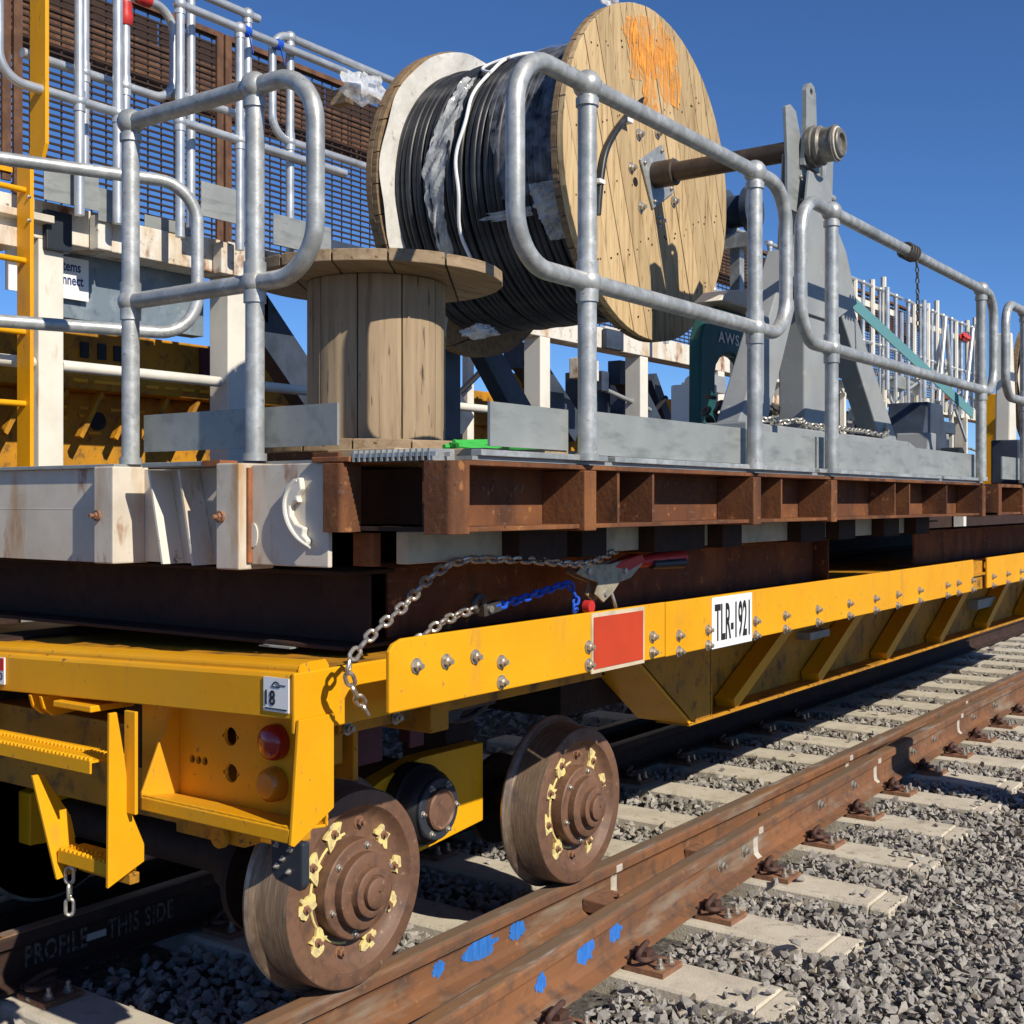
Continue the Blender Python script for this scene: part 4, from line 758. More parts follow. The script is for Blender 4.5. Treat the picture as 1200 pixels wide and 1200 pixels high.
# ------------------------------------------------------------------ tubular guardrails
TD = .026
def ball_fit(b, p, horiz=None): b.ball(p, .040); b.lathe([(-.058, .0315), (-.036, .0315)], p, 'z', 14)
def guard(name, label, org, u, posts, loops, span, zt=2.712, zm=2.182, zb=1.70, toe=None, group=None, mt='galv', r=TD, toe_out=-.05, base=True):
    """org + u*s; posts: list of s; loops: (post s, end s) of rounded returns; span: (s0, s1) of straight rails"""
    org, u = Vector(org), Vector(u).normalized(); n = Vector((0, 0, 1)).cross(u); t = thing(name, label, 'guardrail', org + u * posts[0], group)
    P = lambda s, z: Vector((org.x + u.x * s, org.y + u.y * s, z))
    for s in posts:
        b = MB(); b.cyl(P(s, zb), P(s, zt - .03), r, 18)
        if base: b.lathe([(0, r * 1.25), (.02, r * 1.25)], P(s, zb), 'z', 18)
        b.build('post', mt, t)
        b = MB(); ball_fit(b, P(s, zt)); b.build('ball_joint', mt, t)
        b = MB(); b.ball(P(s, zm), .038); b.lathe([(-.055, r * 1.18), (.055, r * 1.18)], P(s, zm), 'z', 16); b.build('ball_joint', mt, t)
    for a, c in span:
        for z, nm in ((zt, 'top_rail'), (zm, 'mid_rail')):
            b = MB(); b.cyl(P(a, z), P(c, z), r * .94, 18); b.build(nm, mt, t)
    for s, e in loops:
        sg = 1 if e > s else -1; rad = min(.14, abs(e - s) - .01, (zt - zm) / 2)
        path = [P(s, zt)] + arc(P(e - sg * rad, zt - rad), rad, R(90), 0, 9, u * sg, (0, 0, 1)) + arc(P(e - sg * rad, zm + rad), rad, 0, R(-90), 9, u * sg, (0, 0, 1)) + [P(s, zm)]
        b = MB(); b.tube(path, r * .94, 18); b.build('return_loop', mt, t)
    for (a, c, z0, z1) in (toe or []):
        b = MB(); q = [P(a, z0) + n * -toe_out, P(c, z0) + n * -toe_out]; d = n * .004
        b.add([q[0] - d, q[1] - d, q[1] + d, q[0] + d] + [v + Vector((0, 0, z1 - z0)) for v in (q[0] - d, q[1] - d, q[1] + d, q[0] + d)], [(0, 1, 2, 3), (7, 6, 5, 4), (0, 4, 5, 1), (1, 5, 6, 2), (2, 6, 7, 3), (3, 7, 4, 0)]); b.build('toe_board', 'galv_dull', t)
    return t
guard('end_guardrail', 'galvanised guardrail with rounded return on the white end frame', (0, 2.27, 0), (1, 0, 0), [-.517, .017], [(.017, .245)], [(-.517, .017)], toe=[(-.509, .283, 1.738, 1.848)], toe_out=-.045)
guard('side_guardrail', 'galvanised side guardrail in front of the big cable reel', (.752, 0, 0), (0, 1, 0), [2.785, 3.852], [(2.785, 2.452), (3.852, 4.115)], [(2.785, 3.852)], toe=[(2.41, 2.762, 1.728, 1.838), (2.87, 3.88, 1.72, 1.842)], toe_out=-.05)
g2 = guard('stand_guardrail', 'galvanised side guardrail in front of the grey reel stand', (.752, 0, 0), (0, 1, 0), [4.555, 6.68], [(4.555, 4.25), (6.68, 6.93)], [(4.555, 6.68)], toe=[(3.9, 4.5, 1.718, 1.84), (4.52, 6.80, 1.72, 1.842)], toe_out=-.05)
guard('rear_guardrail', 'grey guardrail of the second platform at the right edge', (.752, 0, 0), (0, 1, 0), [7.62, 9.6], [(7.62, 7.18)], [(7.62, 9.6)], toe=[(7.3, 9.6, 1.72, 1.85)], toe_out=-.05)
ug = Vector((.389, .921, 0)).normalized()
guard('swing_gate', 'galvanised swing gate with rounded end behind the end guardrail', (-1.046, 2.667, 0), ug, [-1.0], [(-1.0, .235)], [], zt=2.722, zm=2.186, r=.0235)
# ------------------------------------------------------------------ guardrail chain
chain('hanging_chain', 'thin dark chain hanging from the guardrail in front of the far scaffold', [(.752, 5.55, 2.735), (.765, 5.56, 2.66), (.765, 5.57, 2.55), (.765, 5.575, 2.44), (.765, 5.58, 2.36)], .024, .020, .0032, 'chain_dark')
b = MB()
for k in range(4): b.tube([Vector((.752 + .034 * math.cos(a), 5.44 + .035 * k + .01 * math.sin(a), 2.712 + .034 * math.sin(a))) for a in np.linspace(0, 2 * math.pi, 15)[:-1]], .006, 6, closed=True)
tag(b.build('chain_coil', 'chain_dark'), 'dark chain wound around the top guardrail', 'chain')

# ------------------------------------------------------------------ small empty cable drum and its timbers
SD = thing('empty_drum', 'small empty wooden cable drum standing upright by the end guardrail', 'cable drum', (-.02, 2.80, 1.70))
cx, cy = -.03, 2.81
ns = 10
for k in range(ns):
    a0 = 2 * math.pi * k / ns + .16; a1 = a0 + 2 * math.pi / ns - .018
    P = []
    for q in range(5):
        a = a0 + (a1 - a0) * q / 4; P.append((cx + .212 * math.cos(a), cy + .212 * math.sin(a)))
    for q in range(4, -1, -1):
        a = a0 + (a1 - a0) * q / 4; P.append((cx + .19 * math.cos(a), cy + .19 * math.sin(a)))
    MB().prism(P, 'z', 1.768 + random.uniform(-.002, .002), 2.257).build('stave', 'wood_grey', SD, bevel=.003)
def disc(zc, th, rad, parent, name, mt, nplank, rot, c):
    out = []; w = 2 * rad / nplank
    for k in range(nplank):
        a = -rad + k * w + .0025; d = -rad + (k + 1) * w - .0025; P = []; n = 9
        for q in range(n): x = a + (d - a) * q / (n - 1); P.append((x, math.sqrt(max(1e-6, rad * rad - x * x))))
        for q in range(n - 1, -1, -1): x = a + (d - a) * q / (n - 1); P.append((x, -math.sqrt(max(1e-6, rad * rad - x * x))))
        cr, sr = math.cos(rot), math.sin(rot)
        P = [(c[0] + p[0] * cr - p[1] * sr, c[1] + p[0] * sr + p[1] * cr) for p in P]
        out.append(MB().prism(P, 'z', zc - th / 2, zc + th / 2 + random.uniform(-.002, .002)).build(name, mt, parent, bevel=.003))
    return out
disc(2.276, .036, .390, SD, 'top_board', 'wood_disc', 5, R(35), (cx, cy)); disc(1.748, .034, .375, SD, 'bottom_board', 'wood_disc', 5, R(20), (cx, cy))
for k, (x0, x1, y0, y1) in enumerate(((.20, .44, 2.36, 2.46), (.28, .62, 2.50, 2.60), (.36, .70, 2.66, 2.84))):
    o = MB().box(x0, x1, y0, y1, 1.7005 + .0, 1.729).build('timber_batten', 'wood_pad', None, bevel=.003)
    tag(o, ['short pale timber batten at the corner of the grating', 'pale timber batten lying beside the empty drum', 'wide pale timber batten behind the first toe board'][k], 'timber', 'timber battens on the deck')
t = thing('rope_hank', 'bright green rope bundle lying on the deck beside the empty drum', 'rope', (.35, 2.9, 1.73))
for k in range(7):
    ph = k * .9; b = MB(); b.tube(spline([(.42 + .010 * k - .03, 2.62 + .02 * math.sin(ph), 1.742 + .006 * (k % 3)), (.40 + .01 * k, 2.75, 1.748 + .012 * math.sin(ph)), (.41, 2.9 + .03 * math.sin(ph), 1.75 + .008 * (k % 4)), (.44 - .01 * k, 3.05, 1.748), (.40, 3.12 + .01 * k, 1.742)], 6), .007, 7); b.build('strand', 'greenrope', t)

# ------------------------------------------------------------------ big cable reel
RC = (5.10, 3.14); RR = .785
def make_reel(label, group):
    t = thing('cable_reel', label, 'cable reel', (-.9, RC[0], RC[1] - RR), group)
    rot = R(19)
    def planks(x0, x1, n, rot, mt, name, seed):
        rr = random.Random(seed); w = 2 * RR / n
        for k in range(n):
            a = -RR + k * w + .002; d = -RR + (k + 1) * w - .002; P = []; m = 9
            for q in range(m): x = a + (d - a) * q / (m - 1); P.append((x, math.sqrt(max(1e-5, RR * RR - x * x)) - rr.uniform(0, .003)))
            for q in range(m - 1, -1, -1): x = a + (d - a) * q / (m - 1); P.append((x, -math.sqrt(max(1e-5, RR * RR - x * x)) + rr.uniform(0, .003)))
            c, s = math.cos(rot), math.sin(rot)
            P = [(RC[0] + p[0] * c - p[1] * s, RC[1] + p[0] * s + p[1] * c) for p in P]
            MB().prism(P, 'x', x0, x1 + rr.uniform(-.0015, .0015)).build(name, mt, t, bevel=.0025)
    planks(-.366, -.335, 13, rot, 'wood_reel', 'plank', 1)
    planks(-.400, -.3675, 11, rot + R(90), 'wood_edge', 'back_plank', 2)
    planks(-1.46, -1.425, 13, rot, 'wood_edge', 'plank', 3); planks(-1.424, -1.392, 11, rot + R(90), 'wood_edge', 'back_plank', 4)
    b = MB(); b.lathe([(-1.392, .615), (-.40, .615)], (0, *RC), 'x', 64); b.build('core', 'black', t)
    tb = MB(); n = 84; m = 8
    vs = []; fs = []
    for i in range(n):
        a = 2 * math.pi * i / n
        for k in range(m):
            c = 2 * math.pi * k / m; r = .648 + .0172 * math.cos(c); vs.append((.0172 * math.sin(c), r * math.cos(a), r * math.sin(a)))
    for i in range(n):
        for k in range(m): fs.append((i * m + k, i * m + (k + 1) % m, ((i + 1) % n) * m + (k + 1) % m, ((i + 1) % n) * m + k))
    tb.add(vs, fs, True); TM = tb.mesh('cable_turn', 'cable', sharp=False)
    nt = 28
    rr = random.Random(5)
    for k in range(nt):
        x = -1.372 + k * (.952 / (nt - 1)); loose = k < 12
        link('cable_turn', TM, t, (x + rr.uniform(-.003, .003), RC[0] + rr.uniform(-.002, .002), RC[1]), Matrix.Rotation(rr.uniform(-.012, .012) if loose else rr.uniform(-.003, .003), 4, 'Z') @ Matrix.Rotation(rr.uniform(-.01, .01) if loose else 0, 4, 'Y'), (1, 1 + (.012 if k in (2, 6, 9, 17) else 0) + rr.uniform(-.003, .006), 1 + (.012 if k in (2, 6, 9, 17) else 0) + rr.uniform(-.003, .006)))
    # white lining sheet against the inside of the back flange
    b = MB(); na = 60
    vs = []; fs = []
    for i in range(na + 1):
        a = R(48) + R(200) * i / na
        for q, r in enumerate((.63, .68, .73, .775)):
            vs.append((-1.386 + .010 * math.sin(i * .7 + q) * (q / 3) + .004 * q, RC[0] + r * math.cos(a), RC[1] + r * math.sin(a)))
    for i in range(na):
        for q in range(3): fs.append((i * 4 + q, i * 4 + q + 1, i * 4 + q + 5, i * 4 + q + 4))
    b.add(vs, fs, True); b.build('lining_sheet', 'paper', t)
    # hub plate, nuts, hole and cable tail
    c, s = math.cos(R(30)), math.sin(R(30)); hp = [(-.12, -.12), (.12, -.12), (.12, .12), (-.12, .12)]
    b = MB(); b.prism([(RC[0] + p[0] * c - p[1] * s + .02, RC[1] + p[0] * s + p[1] * c) for p in hp], 'x', -.334, -.324); pl = b.build('hub_plate', 'galv', t, bevel=.003)
    b = MB(); b.lathe([(-.326, .062), (-.22, .062), (-.218, .058), (-.218, .04)], (0, *RC), 'x', 30); b.build('hub_sleeve', 'shaft', pl)
    for p in hp: link('hub_bolt', BOLT_S, pl, (-.324, RC[0] + .78 * (p[0] * c - p[1] * s) + .02, RC[1] + .78 * (p[0] * s + p[1] * c)))
    for k in range(7):
        a = 2 * math.pi * k / 7 + .5
        link('tie_nut', TIE, t, (-.335, RC[0] + .215 * math.cos(a), RC[1] + .215 * math.sin(a)), Matrix.Rotation(a, 4, 'X'))
    b = MB(); b.prism([(4.985 + .06 * math.cos(a) * .9 + .02 * math.sin(a), 3.455 + .034 * math.sin(a) + .02 * math.cos(a)) for a in np.linspace(0, 2 * math.pi, 20)[:-1]], 'x', -.3345, -.333); b.build('cable_hole', 'black', t)
    b = MB(); b.lathe([(-.3345, .022), (-.333, .022)], (0, 4.925, 3.073), 'x', 16); b.build('drive_hole', 'black', t)
    b = MB(); b.tube(spline([(-.36, 4.97, 3.45), (-.318, 4.90, 3.41), (-.316, 4.80, 3.33), (-.316, 4.70, 3.235), (-.316, 4.625, 3.13), (-.316, 4.585, 2.99), (-.317, 4.565, 2.85)], 6), .0165, 12); b.build('cable_tail', 'cable', t)
    for (y, z) in ((4.83, 3.325), (4.585, 2.995)): b = MB(); b.box(-.336, -.295, y - .035, y + .012, z - .01, z + .01); b.build('cable_clip', 'white_sheet', t, bevel=.003)
    return t
TIE = hexbolt('steel', .018, .016, True)
REEL = make_reel('big wooden reel of black cable with orange paint on its near flange', 'big cable reels on stands')
# orange sprayed marks (flat paint strokes on the flange)
def stroke(parent, pts, w, seed):
    rr = random.Random(seed); L = []; Rg = []
    P = [Vector((0, a, b_)) for a, b_ in pts]; Q = []
    for p, q in zip(P, P[1:]):
        for k in range(6): Q.append(p.lerp(q, k / 6))
    Q.append(P[-1])
    for i, p in enumerate(Q):
        d = (Q[min(i + 1, len(Q) - 1)] - Q[max(i - 1, 0)]).normalized(); n = Vector((0, -d.z, d.y)); ww = w * rr.uniform(.38, .62)
        L.append((p.y + n.y * ww, p.z + n.z * ww)); Rg.append((p.y - n.y * ww, p.z - n.z * ww))
    b = MB(); n = len(L); x = -.3322 + .0003 * seed
    b.add([(x, *p) for p in L] + [(x, *p) for p in Rg], [(i, i + 1, n + i + 1, n + i) for i in range(n - 1)]); b.build('paint_stroke', 'orange', parent)
stroke(REEL, [(4.85, 3.80), (4.95, 3.70), (5.06, 3.66), (5.20, 3.70), (5.30, 3.82)], .13, 0)
stroke(REEL, [(5.0, 3.87), (5.02, 3.72), (5.05, 3.60), (5.07, 3.44)], .13, 1)
stroke(REEL, [(5.18, 3.88), (5.12, 3.76), (5.16, 3.66), (5.28, 3.54)], .12, 2)
stroke(REEL, [(4.88, 3.82), (4.91, 3.66), (4.93, 3.55)], .10, 3)
stroke(REEL, [(5.22, 3.74), (5.31, 3.66), (5.30, 3.52)], .10, 4)
# plastic film, twine and wrap on the windings
def ribbon(name, mt, xs, a0, a1, r, label, cat, crum=.02, n=46, m=7, seed=1, parent=None):
    """xs(f) -> (x left, x right) along the strip"""
    rr = np.random.default_rng(seed); ph = rr.uniform(0, 6, 8); vs = []; fs = []
    for i in range(n + 1):
        f = i / n; a = a0 + (a1 - a0) * f; xl, xr = xs(f)
        for k in range(m + 1):
            g = k / m; d = crum * (.5 * math.sin(g * 9 + ph[0] + f * 7) + .5 * math.sin(f * 31 + ph[1] + g * 5) + .4 * math.sin(f * 57 + g * 13 + ph[2]))
            q = r + abs(d) + .004; vs.append((xl + (xr - xl) * g + .4 * d, RC[0] + q * math.cos(a), RC[1] + q * math.sin(a)))
    for i in range(n):
        for k in range(m): fs.append((i * (m + 1) + k, i * (m + 1) + k + 1, (i + 1) * (m + 1) + k + 1, (i + 1) * (m + 1) + k))
    b = MB(); b.add(vs, fs, True); return b.build(name, mt, parent)
o = ribbon('film_strip', 'film', lambda f: (-1.12 - .09 * f + .02 * math.sin(f * 9), -1.03 - .07 * f + .05 * math.sin(f * 5) * (1 - f)), R(135), R(218), .665, '', '', .016, n=120, m=14, seed=3)
tag(o, 'crumpled strip of clear plastic film hanging down the middle of the cable windings', 'plastic film')
o = ribbon('film_wrap', 'film_thin', lambda f: (-.80 + .05 * math.sin(f * 8), -.43), R(86), R(196), .668, '', '', .008, n=110, m=10, seed=5)
tag(o, 'thin bluish plastic wrap over the cable beside the near flange', 'plastic wrap')
o = ribbon('film_scrap', 'film', lambda f: (-.60 + .05 * f, -.44 - .02 * f), R(192), R(214), .668, '', '', .012, n=40, m=12, seed=8)
tag(o, 'torn scrap of clear film stuck by the near flange', 'plastic film')
o = ribbon('film_fringe', 'film', lambda f: (-.86 + .04 * math.sin(f * 9), -.60), R(200), R(203.5), .672, '', '', .012, n=16, m=16, seed=9)
tag(o, 'pale torn fringe of film across the cable windings', 'plastic film')
b = MB(); b.tube([Vector((-.90 - .13 * i / 70 + .01 * math.sin(i * .5), RC[0] + .678 * math.cos(a), RC[1] + .678 * math.sin(a))) for i, a in enumerate(np.linspace(R(70), R(228), 71))], .0085, 8)
b.tube([Vector((-.93 - .10 * math.sin(i / 20 * 3.1), RC[0] + .682 * math.cos(a), RC[1] + .682 * math.sin(a))) for i, a in enumerate(np.linspace(R(120), R(136), 21))], .0075, 8)
tag(b.build('white_twine', 'white_sheet'), 'white twine tied around the black cable windings', 'twine')
def crumple(name, c, r, sx, sy, sz, mt, label, cat, seed):
    rr = np.random.default_rng(seed); b = MB(); b.ball((0, 0, 0), 1, 18, 12)
    ph = rr.uniform(0, 6, 6); V = []
    for v in b.v:
        x, y, z = v; d = 1 + .22 * math.sin(5 * x + ph[0] + 3 * z) + .16 * math.sin(9 * y + ph[1] + 4 * x) + .10 * math.sin(14 * z + ph[2] + 7 * y)
        V.append((c[0] + x * d * r * sx, c[1] + y * d * r * sy, c[2] + z * d * r * sz))
    b.v = V; return tag(b.build(name, mt), label, cat)
crumple('film_bundle', (-.08, 3.10, 2.03), .10, .35, .5, 1.0, 'film', 'crumpled clear plastic bundle hanging behind the empty drum', 'plastic film', 2)
crumple('film_rag', (-1.0, 4.62, 2.40), .07, 1.3, .8, .45, 'film', 'dusty plastic rag dangling beneath the cable windings', 'plastic film', 4)
crumple('film_tuft', (-.40, 4.80, 3.90), .07, .4, 1.0, .7, 'film', 'tuft of plastic film caught on the top of the near flange', 'plastic film', 6)

# ------------------------------------------------------------------ reel stand
def tower(sx, name, label):
    """grey A-frame tower, centred on x = sx"""
    t = thing(name, label, 'reel stand', (sx, 5.15, 1.71)); f = lambda d: sx + d
    b = MB(); b.box(f(-.11), f(.11), 4.32, 6.60, 1.7165, 1.80); b.box(f(-.09), f(.09), 4.35, 6.3, 1.80, 1.90); b.build('base', 'grey', t, bevel=.006)
    b = MB(); b.add([(f(.09), 6.3, 1.80), (f(.09), 6.3, 1.90), (f(.09), 6.75, 1.80), (f(-.09), 6.3, 1.80), (f(-.09), 6.3, 1.90), (f(-.09), 6.75, 1.80)], [(0, 1, 2), (3, 5, 4), (0, 3, 4, 1), (1, 4, 5, 2), (2, 5, 3, 0)]); b.build('base_ramp', 'grey', t)
    b = MB(); b.box(f(-.06), f(.06), 5.0, 5.28, 1.90, 2.86); b.build('column', 'grey', t, bevel=.008)
    for (y0, y1) in ((4.50, 4.96), (6.12, 5.36)):
        sg = 1 if y0 < y1 else -1
        b = MB(); b.prism([(y0 - .13, 1.90), (y0 + .13, 1.90), (y1 + .10, 2.66), (y1 - .10, 2.66)], 'x', f(-.05), f(.05)); b.build('leg', 'grey', t, bevel=.006)
    b = MB(); b.prism([(4.80, 2.52), (4.86, 2.70), (4.98, 2.86), (5.02, 3.02), (5.26, 3.02), (5.30, 2.86), (5.46, 2.74), (5.60, 2.52), (5.30, 2.40), (5.0, 2.40)], 'x', f(.0605), f(.074)); b.build('gusset', 'grey', t, bevel=.003)
    b = MB(); b.prism([(4.90, 2.84), (5.12, 2.84), (5.14, 3.04), (5.08, 3.10), (4.99, 3.275), (4.93, 3.29), (4.88, 3.27), (4.90, 3.05)], 'x', f(.010), f(.026)); b.build('cradle_plate', 'galv_dull', t, bevel=.003)
    for z in (2.90, 3.0): link('bolt', BOLT_S, t, (f(.026), 5.03, z))
    b = MB(); b.prism([(5.20, 2.84), (5.40, 2.84), (5.42, 3.10), (5.43, 3.25), (5.39, 3.27), (5.33, 3.20), (5.24, 3.08)], 'x', f(.010), f(.026)); b.build('cradle_plate', 'galv_dull', t, bevel=.003)
    b = MB(); b.prism([(4.98, 2.45), (5.46, 2.45), (5.42, 2.80), (5.38, 3.13), (5.06, 3.13), (5.02, 2.80)], 'x', f(-.070), f(-.0605)); b.build('back_plate', 'grey', t, bevel=.003)
    # lifting lug with its hole
    bm_ = MB(); out = [(5.02, 3.05), (5.20, 3.05), (5.165, 3.26), (5.155, 3.385), (5.135, 3.415), (5.10, 3.425), (5.065, 3.41), (5.045, 3.38), (5.045, 3.26)]
    hl = [(5.102 + .016 * math.cos(a), 3.385 + .016 * math.sin(a)) for a in np.linspace(0, 2 * math.pi, 10)[:-1]]
    bmm = bmesh.new(); E_ = []
    for ring in (out, hl):
        vs = [bmm.verts.new((f(.029), *p)) for p in ring]; E_ += [bmm.edges.new((vs[i], vs[(i + 1) % len(vs)])) for i in range(len(vs))]
    bmesh.ops.triangle_fill(bmm, use_beauty=True, use_dissolve=False, edges=E_)
    r_ = bmesh.ops.extrude_face_region(bmm, geom=bmm.faces[:]); bmesh.ops.translate(bmm, vec=(.02, 0, 0), verts=[g for g in r_['geom'] if isinstance(g, bmesh.types.BMVert)])
    bmesh.ops.recalc_face_normals(bmm, faces=bmm.faces); me = bpy.data.meshes.new('lug'); bmm.to_mesh(me); bmm.free(); me.materials.append(M['galv_dull']); link('lug', me, t)
    b = MB(); b.box(f(-.02), f(.04), 5.26, 5.30, 2.86, 3.12); b.build('channel_lip', 'galv', t, bevel=.003)
    b = MB(); b.box(f(-.02), f(.02), 5.02, 5.10, 2.86, 3.06); b.build('fork', 'grey', t, bevel=.003)
    b = MB(); b.lathe([(0, .018), (.10, .018)], (f(.02), 5.33, 2.985), 'y', 10); b.lathe([(0, .008), (-.12, .008)], (f(.02), 5.40, 2.97), 'z', 8); b.box(f(.0), f(.04), 5.33, 5.36, 2.84, 2.98); b.build('lock_pin', 'galv_dull', t)
    return t
tower(.40, 'reel_stand', 'grey steel A-frame stand holding the near end of the reel shaft')
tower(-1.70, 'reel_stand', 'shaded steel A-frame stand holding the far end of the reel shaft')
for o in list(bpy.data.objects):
    if o.parent and o.parent.name == 'reel_stand.001' and o.data and o.data.materials and o.data.materials[0] == M['grey']: o.data.materials[0] = M['navy']  # far stand recoloured dark slate, its shade painted in
t = thing('reel_shaft', 'brown steel shaft through the big reel with threaded collar at its end', 'shaft', (-.6, RC[0], RC[1]))
b = MB(); b.lathe([(-1.85, .045), (.50, .045)], (0, *RC), 'x', 28); b.build('tube', 'shaft', t)
b = MB(); b.lathe([(.452, .088), (.474, .092), (.478, .082), (.50, .086), (.506, .078), (.51, .074), (.555, .074), (.558, .080), (.566, .080), (.568, .062), (.585, .062), (.59, .058), (.59, .04), (.575, .036), (.575, 0)], (0, *RC), 'x', 30); b.build('collar', 'collar', t)
b = MB(); b.tube([Vector((.572, RC[0] + .066 * math.cos(a), RC[1] + .066 * math.sin(a))) for a in np.linspace(0, 6.283, 25)[:-1]], .006, 6, closed=True); b.build('lock_ring', 'bright', t)
chain('base_chain', 'heap of dark chain lying along the near stand base', [(.47, 4.5, 1.915), (.50, 4.6, 1.92), (.46, 4.72, 1.915), (.50, 4.85, 1.93), (.47, 5.0, 1.92), (.50, 5.2, 1.92), (.49, 5.45, 1.92), (.47, 5.7, 1.925), (.49, 5.95, 1.92), (.44, 6.1, 1.99), (.42, 6.16, 2.05)], .032, .03, .005, 'steel')
t = thing('dark_chain_heap', 'tangled black chain heap at the foot of the green arch frame', 'chain', (.2, 4.7, 1.9))
hr = random.Random(4); lm = link_mesh(.055, .042, .009, 'chain_dark')
for k in range(34): link('chain_link', lm, t, (.30 + hr.uniform(-.12, .1), 4.74 + hr.gauss(0, .13), 1.93 + abs(hr.gauss(0, .04))), Matrix.Rotation(hr.uniform(0, 6), 4, 'Z') @ Matrix.Rotation(hr.uniform(-1.2, 1.2), 4, 'X'))
b = MB(); b.box(-.1, .32, 4.40, 5.05, 1.7165, 1.905); tag(b.build('chain_box', 'grey', None, bevel=.01), 'low grey steel plinth beneath the dark chain heap', 'plinth')
# green arch frame lettered AWS
t = thing('green_arch_frame', 'dark green arched machine frame lettered AWS behind the guardrail', 'machine', (0, 5.2, 1.75))
P = [(4.92, 1.74), (5.07, 1.74), (5.08, 2.18)] + [(5.25 + .17 * math.cos(a), 2.18 + .10 * math.sin(a)) for a in np.linspace(math.pi, 0, 9)][1:-1] + [(5.42, 2.18), (5.44, 1.74), (5.60, 1.74), (5.585, 2.36), (5.53, 2.46), (5.42, 2.49), (5.10, 2.49), (4.98, 2.43), (4.925, 2.32)]
b = MB(); b.prism(P, 'x', -.06, .0); b.build('arch', 'green_dark', t, bevel=.012)
text('lettering', 'AWS', .22, .052, (.003, 5.10, 2.325), (0, 1, 0), (0, 0, 1), 'white_sheet', t, 1.15)
b = MB(); b.prism([(5.02, 2.50), (5.12, 2.56), (5.56, 2.63), (5.60, 2.50)], 'x', -.09, .05); b.build('hood', 'white', t, bevel=.01)
b = MB(); b.box(-.3, -.1, 5.2, 5.3, 1.9, 2.15); b.lathe([(0, .03), (.1, .03)], (-.2, 5.2, 2.16), 'y', 10); b.build('clamp', 'white_sheet', t, bevel=.01)
# brown bobbin glimpsed right of the flange
t = thing('dark_pulley', 'dark round pulley peeping out right of the near flange', 'pulley', (-.5, 6.4, 3.0))
b = MB(); b.lathe([(-.6, .13), (-.56, .13), (-.55, .09), (-.45, .09), (-.44, .13), (-.40, .13)], (0, 6.38, 3.24), 'x', 28); b.build('rim', 'navy', t)
b = MB(); b.box(-.6, -.4, 6.30, 6.45, 3.02, 3.10); b.bar((-.5, 6.36, 1.8), (-.5, 6.36, 3.04), .06, .06, (0, 1, 0)); b.build('bracket', 'galv', t)
b = MB(); b.bar((.0, 6.84, 2.735), (.0, 9.32, 2.24), .006, .075); b.bar((.0, 6.84, 2.735), (0, 6.2, 2.86), .006, .075)
tag(b.build('teal_strap', 'teal'), 'long teal webbing strap slanting down towards the right edge', 'strap')
b = MB(); b.bar((-.4, 6.3, 2.9), (.0, 7.2, 2.3), .006, .08); tag(b.build('short_teal_strap', 'teal'), 'teal webbing strap end behind the near flange', 'strap')

# second reel far along
def copy_tree(o, parent, dy, label=None):
    c = o.copy(); COL.objects.link(c)
    if parent is None: c.matrix_basis = Matrix.Translation((0, dy, 0)) @ o.matrix_basis; c['label'] = label
    else: c.parent = parent; c.matrix_parent_inverse = o.matrix_parent_inverse.copy()
    for ch in list(o.children): copy_tree(ch, c, dy)
    return c
for k, dy in enumerate((12.2,)):
    copy_tree(REEL, None, dy, 'distant cable reel cut off by the right edge of the picture')
# loose equipment on the second platform
P2 = thing('rear_platform', 'rust brown platform frame of the second module at the right edge', 'platform', (-.7, 9.5, 1.53))
b = MB(); b.box(-2.1, .745, 7.05, 12.5, 1.672, 1.69); b.build('floor', 'rust', P2)
b = MB(); b.box(.60, .62, 7.05, 12.5, 1.53, 1.672); b.build('side_web', 'rust', P2)
b = MB(); b.box(.60, .74, 7.05, 12.5, 1.518, 1.53); b.build('bottom_flange', 'rust', P2)
for y in (7.08, 7.62, 8.3, 9.0): b = MB(); b.box(.6205, .75, y - .03, y + .03, 1.513, 1.6715); b.build('post_bracket', 'rust', P2, bevel=.003)
t = thing('grey_power_pack', 'grey machine with slanted legs behind the far end of the toe board', 'machine', (.1, 7.9, 1.69))
b = MB(); b.prism([(7.55, 1.70), (7.75, 2.22), (8.05, 2.22), (8.3, 1.70)], 'x', -.1, .15); b.build('housing', 'navy', t, bevel=.01)
b = MB(); b.prism([(7.2, 1.70), (7.28, 2.0), (7.42, 2.0), (7.40, 1.70)], 'x', .1, .3); b.build('side_cover', 'grey', t, bevel=.01)
b = MB(); b.lathe([(0, .09), (.12, .09)], (.15, 8.05, 1.85), 'x', 20); b.build('motor', 'black', t)
b = MB(); b.lathe([(0, .06), (.1, .06)], (.16, 7.72, 1.78), 'x', 20); b.build('pump', 'maroon', t)
b = MB(); b.box(-.1, .1, 9.75, 9.95, 1.7, 2.42); tag(b.build('yellow_cabinet', 'yellow', None, bevel=.01), 'yellow cabinet glimpsed behind the last guardrail post', 'cabinet')
b = MB(); b.prism([(8.72, 1.7), (8.95, 1.7), (8.90, 2.3), (8.82, 2.75), (8.78, 2.75)], 'x', .3, .4); tag(b.build('white_cone_post', 'white', None, bevel=.01), 'white tapering post by the last guardrail', 'post')
b = MB(); b.box(.45, .62, 8.05, 8.5, 1.70, 1.98); tag(b.build('blue_grey_box', 'navy', None, bevel=.01), 'dark blue grey box on the deck at the right edge', 'box')

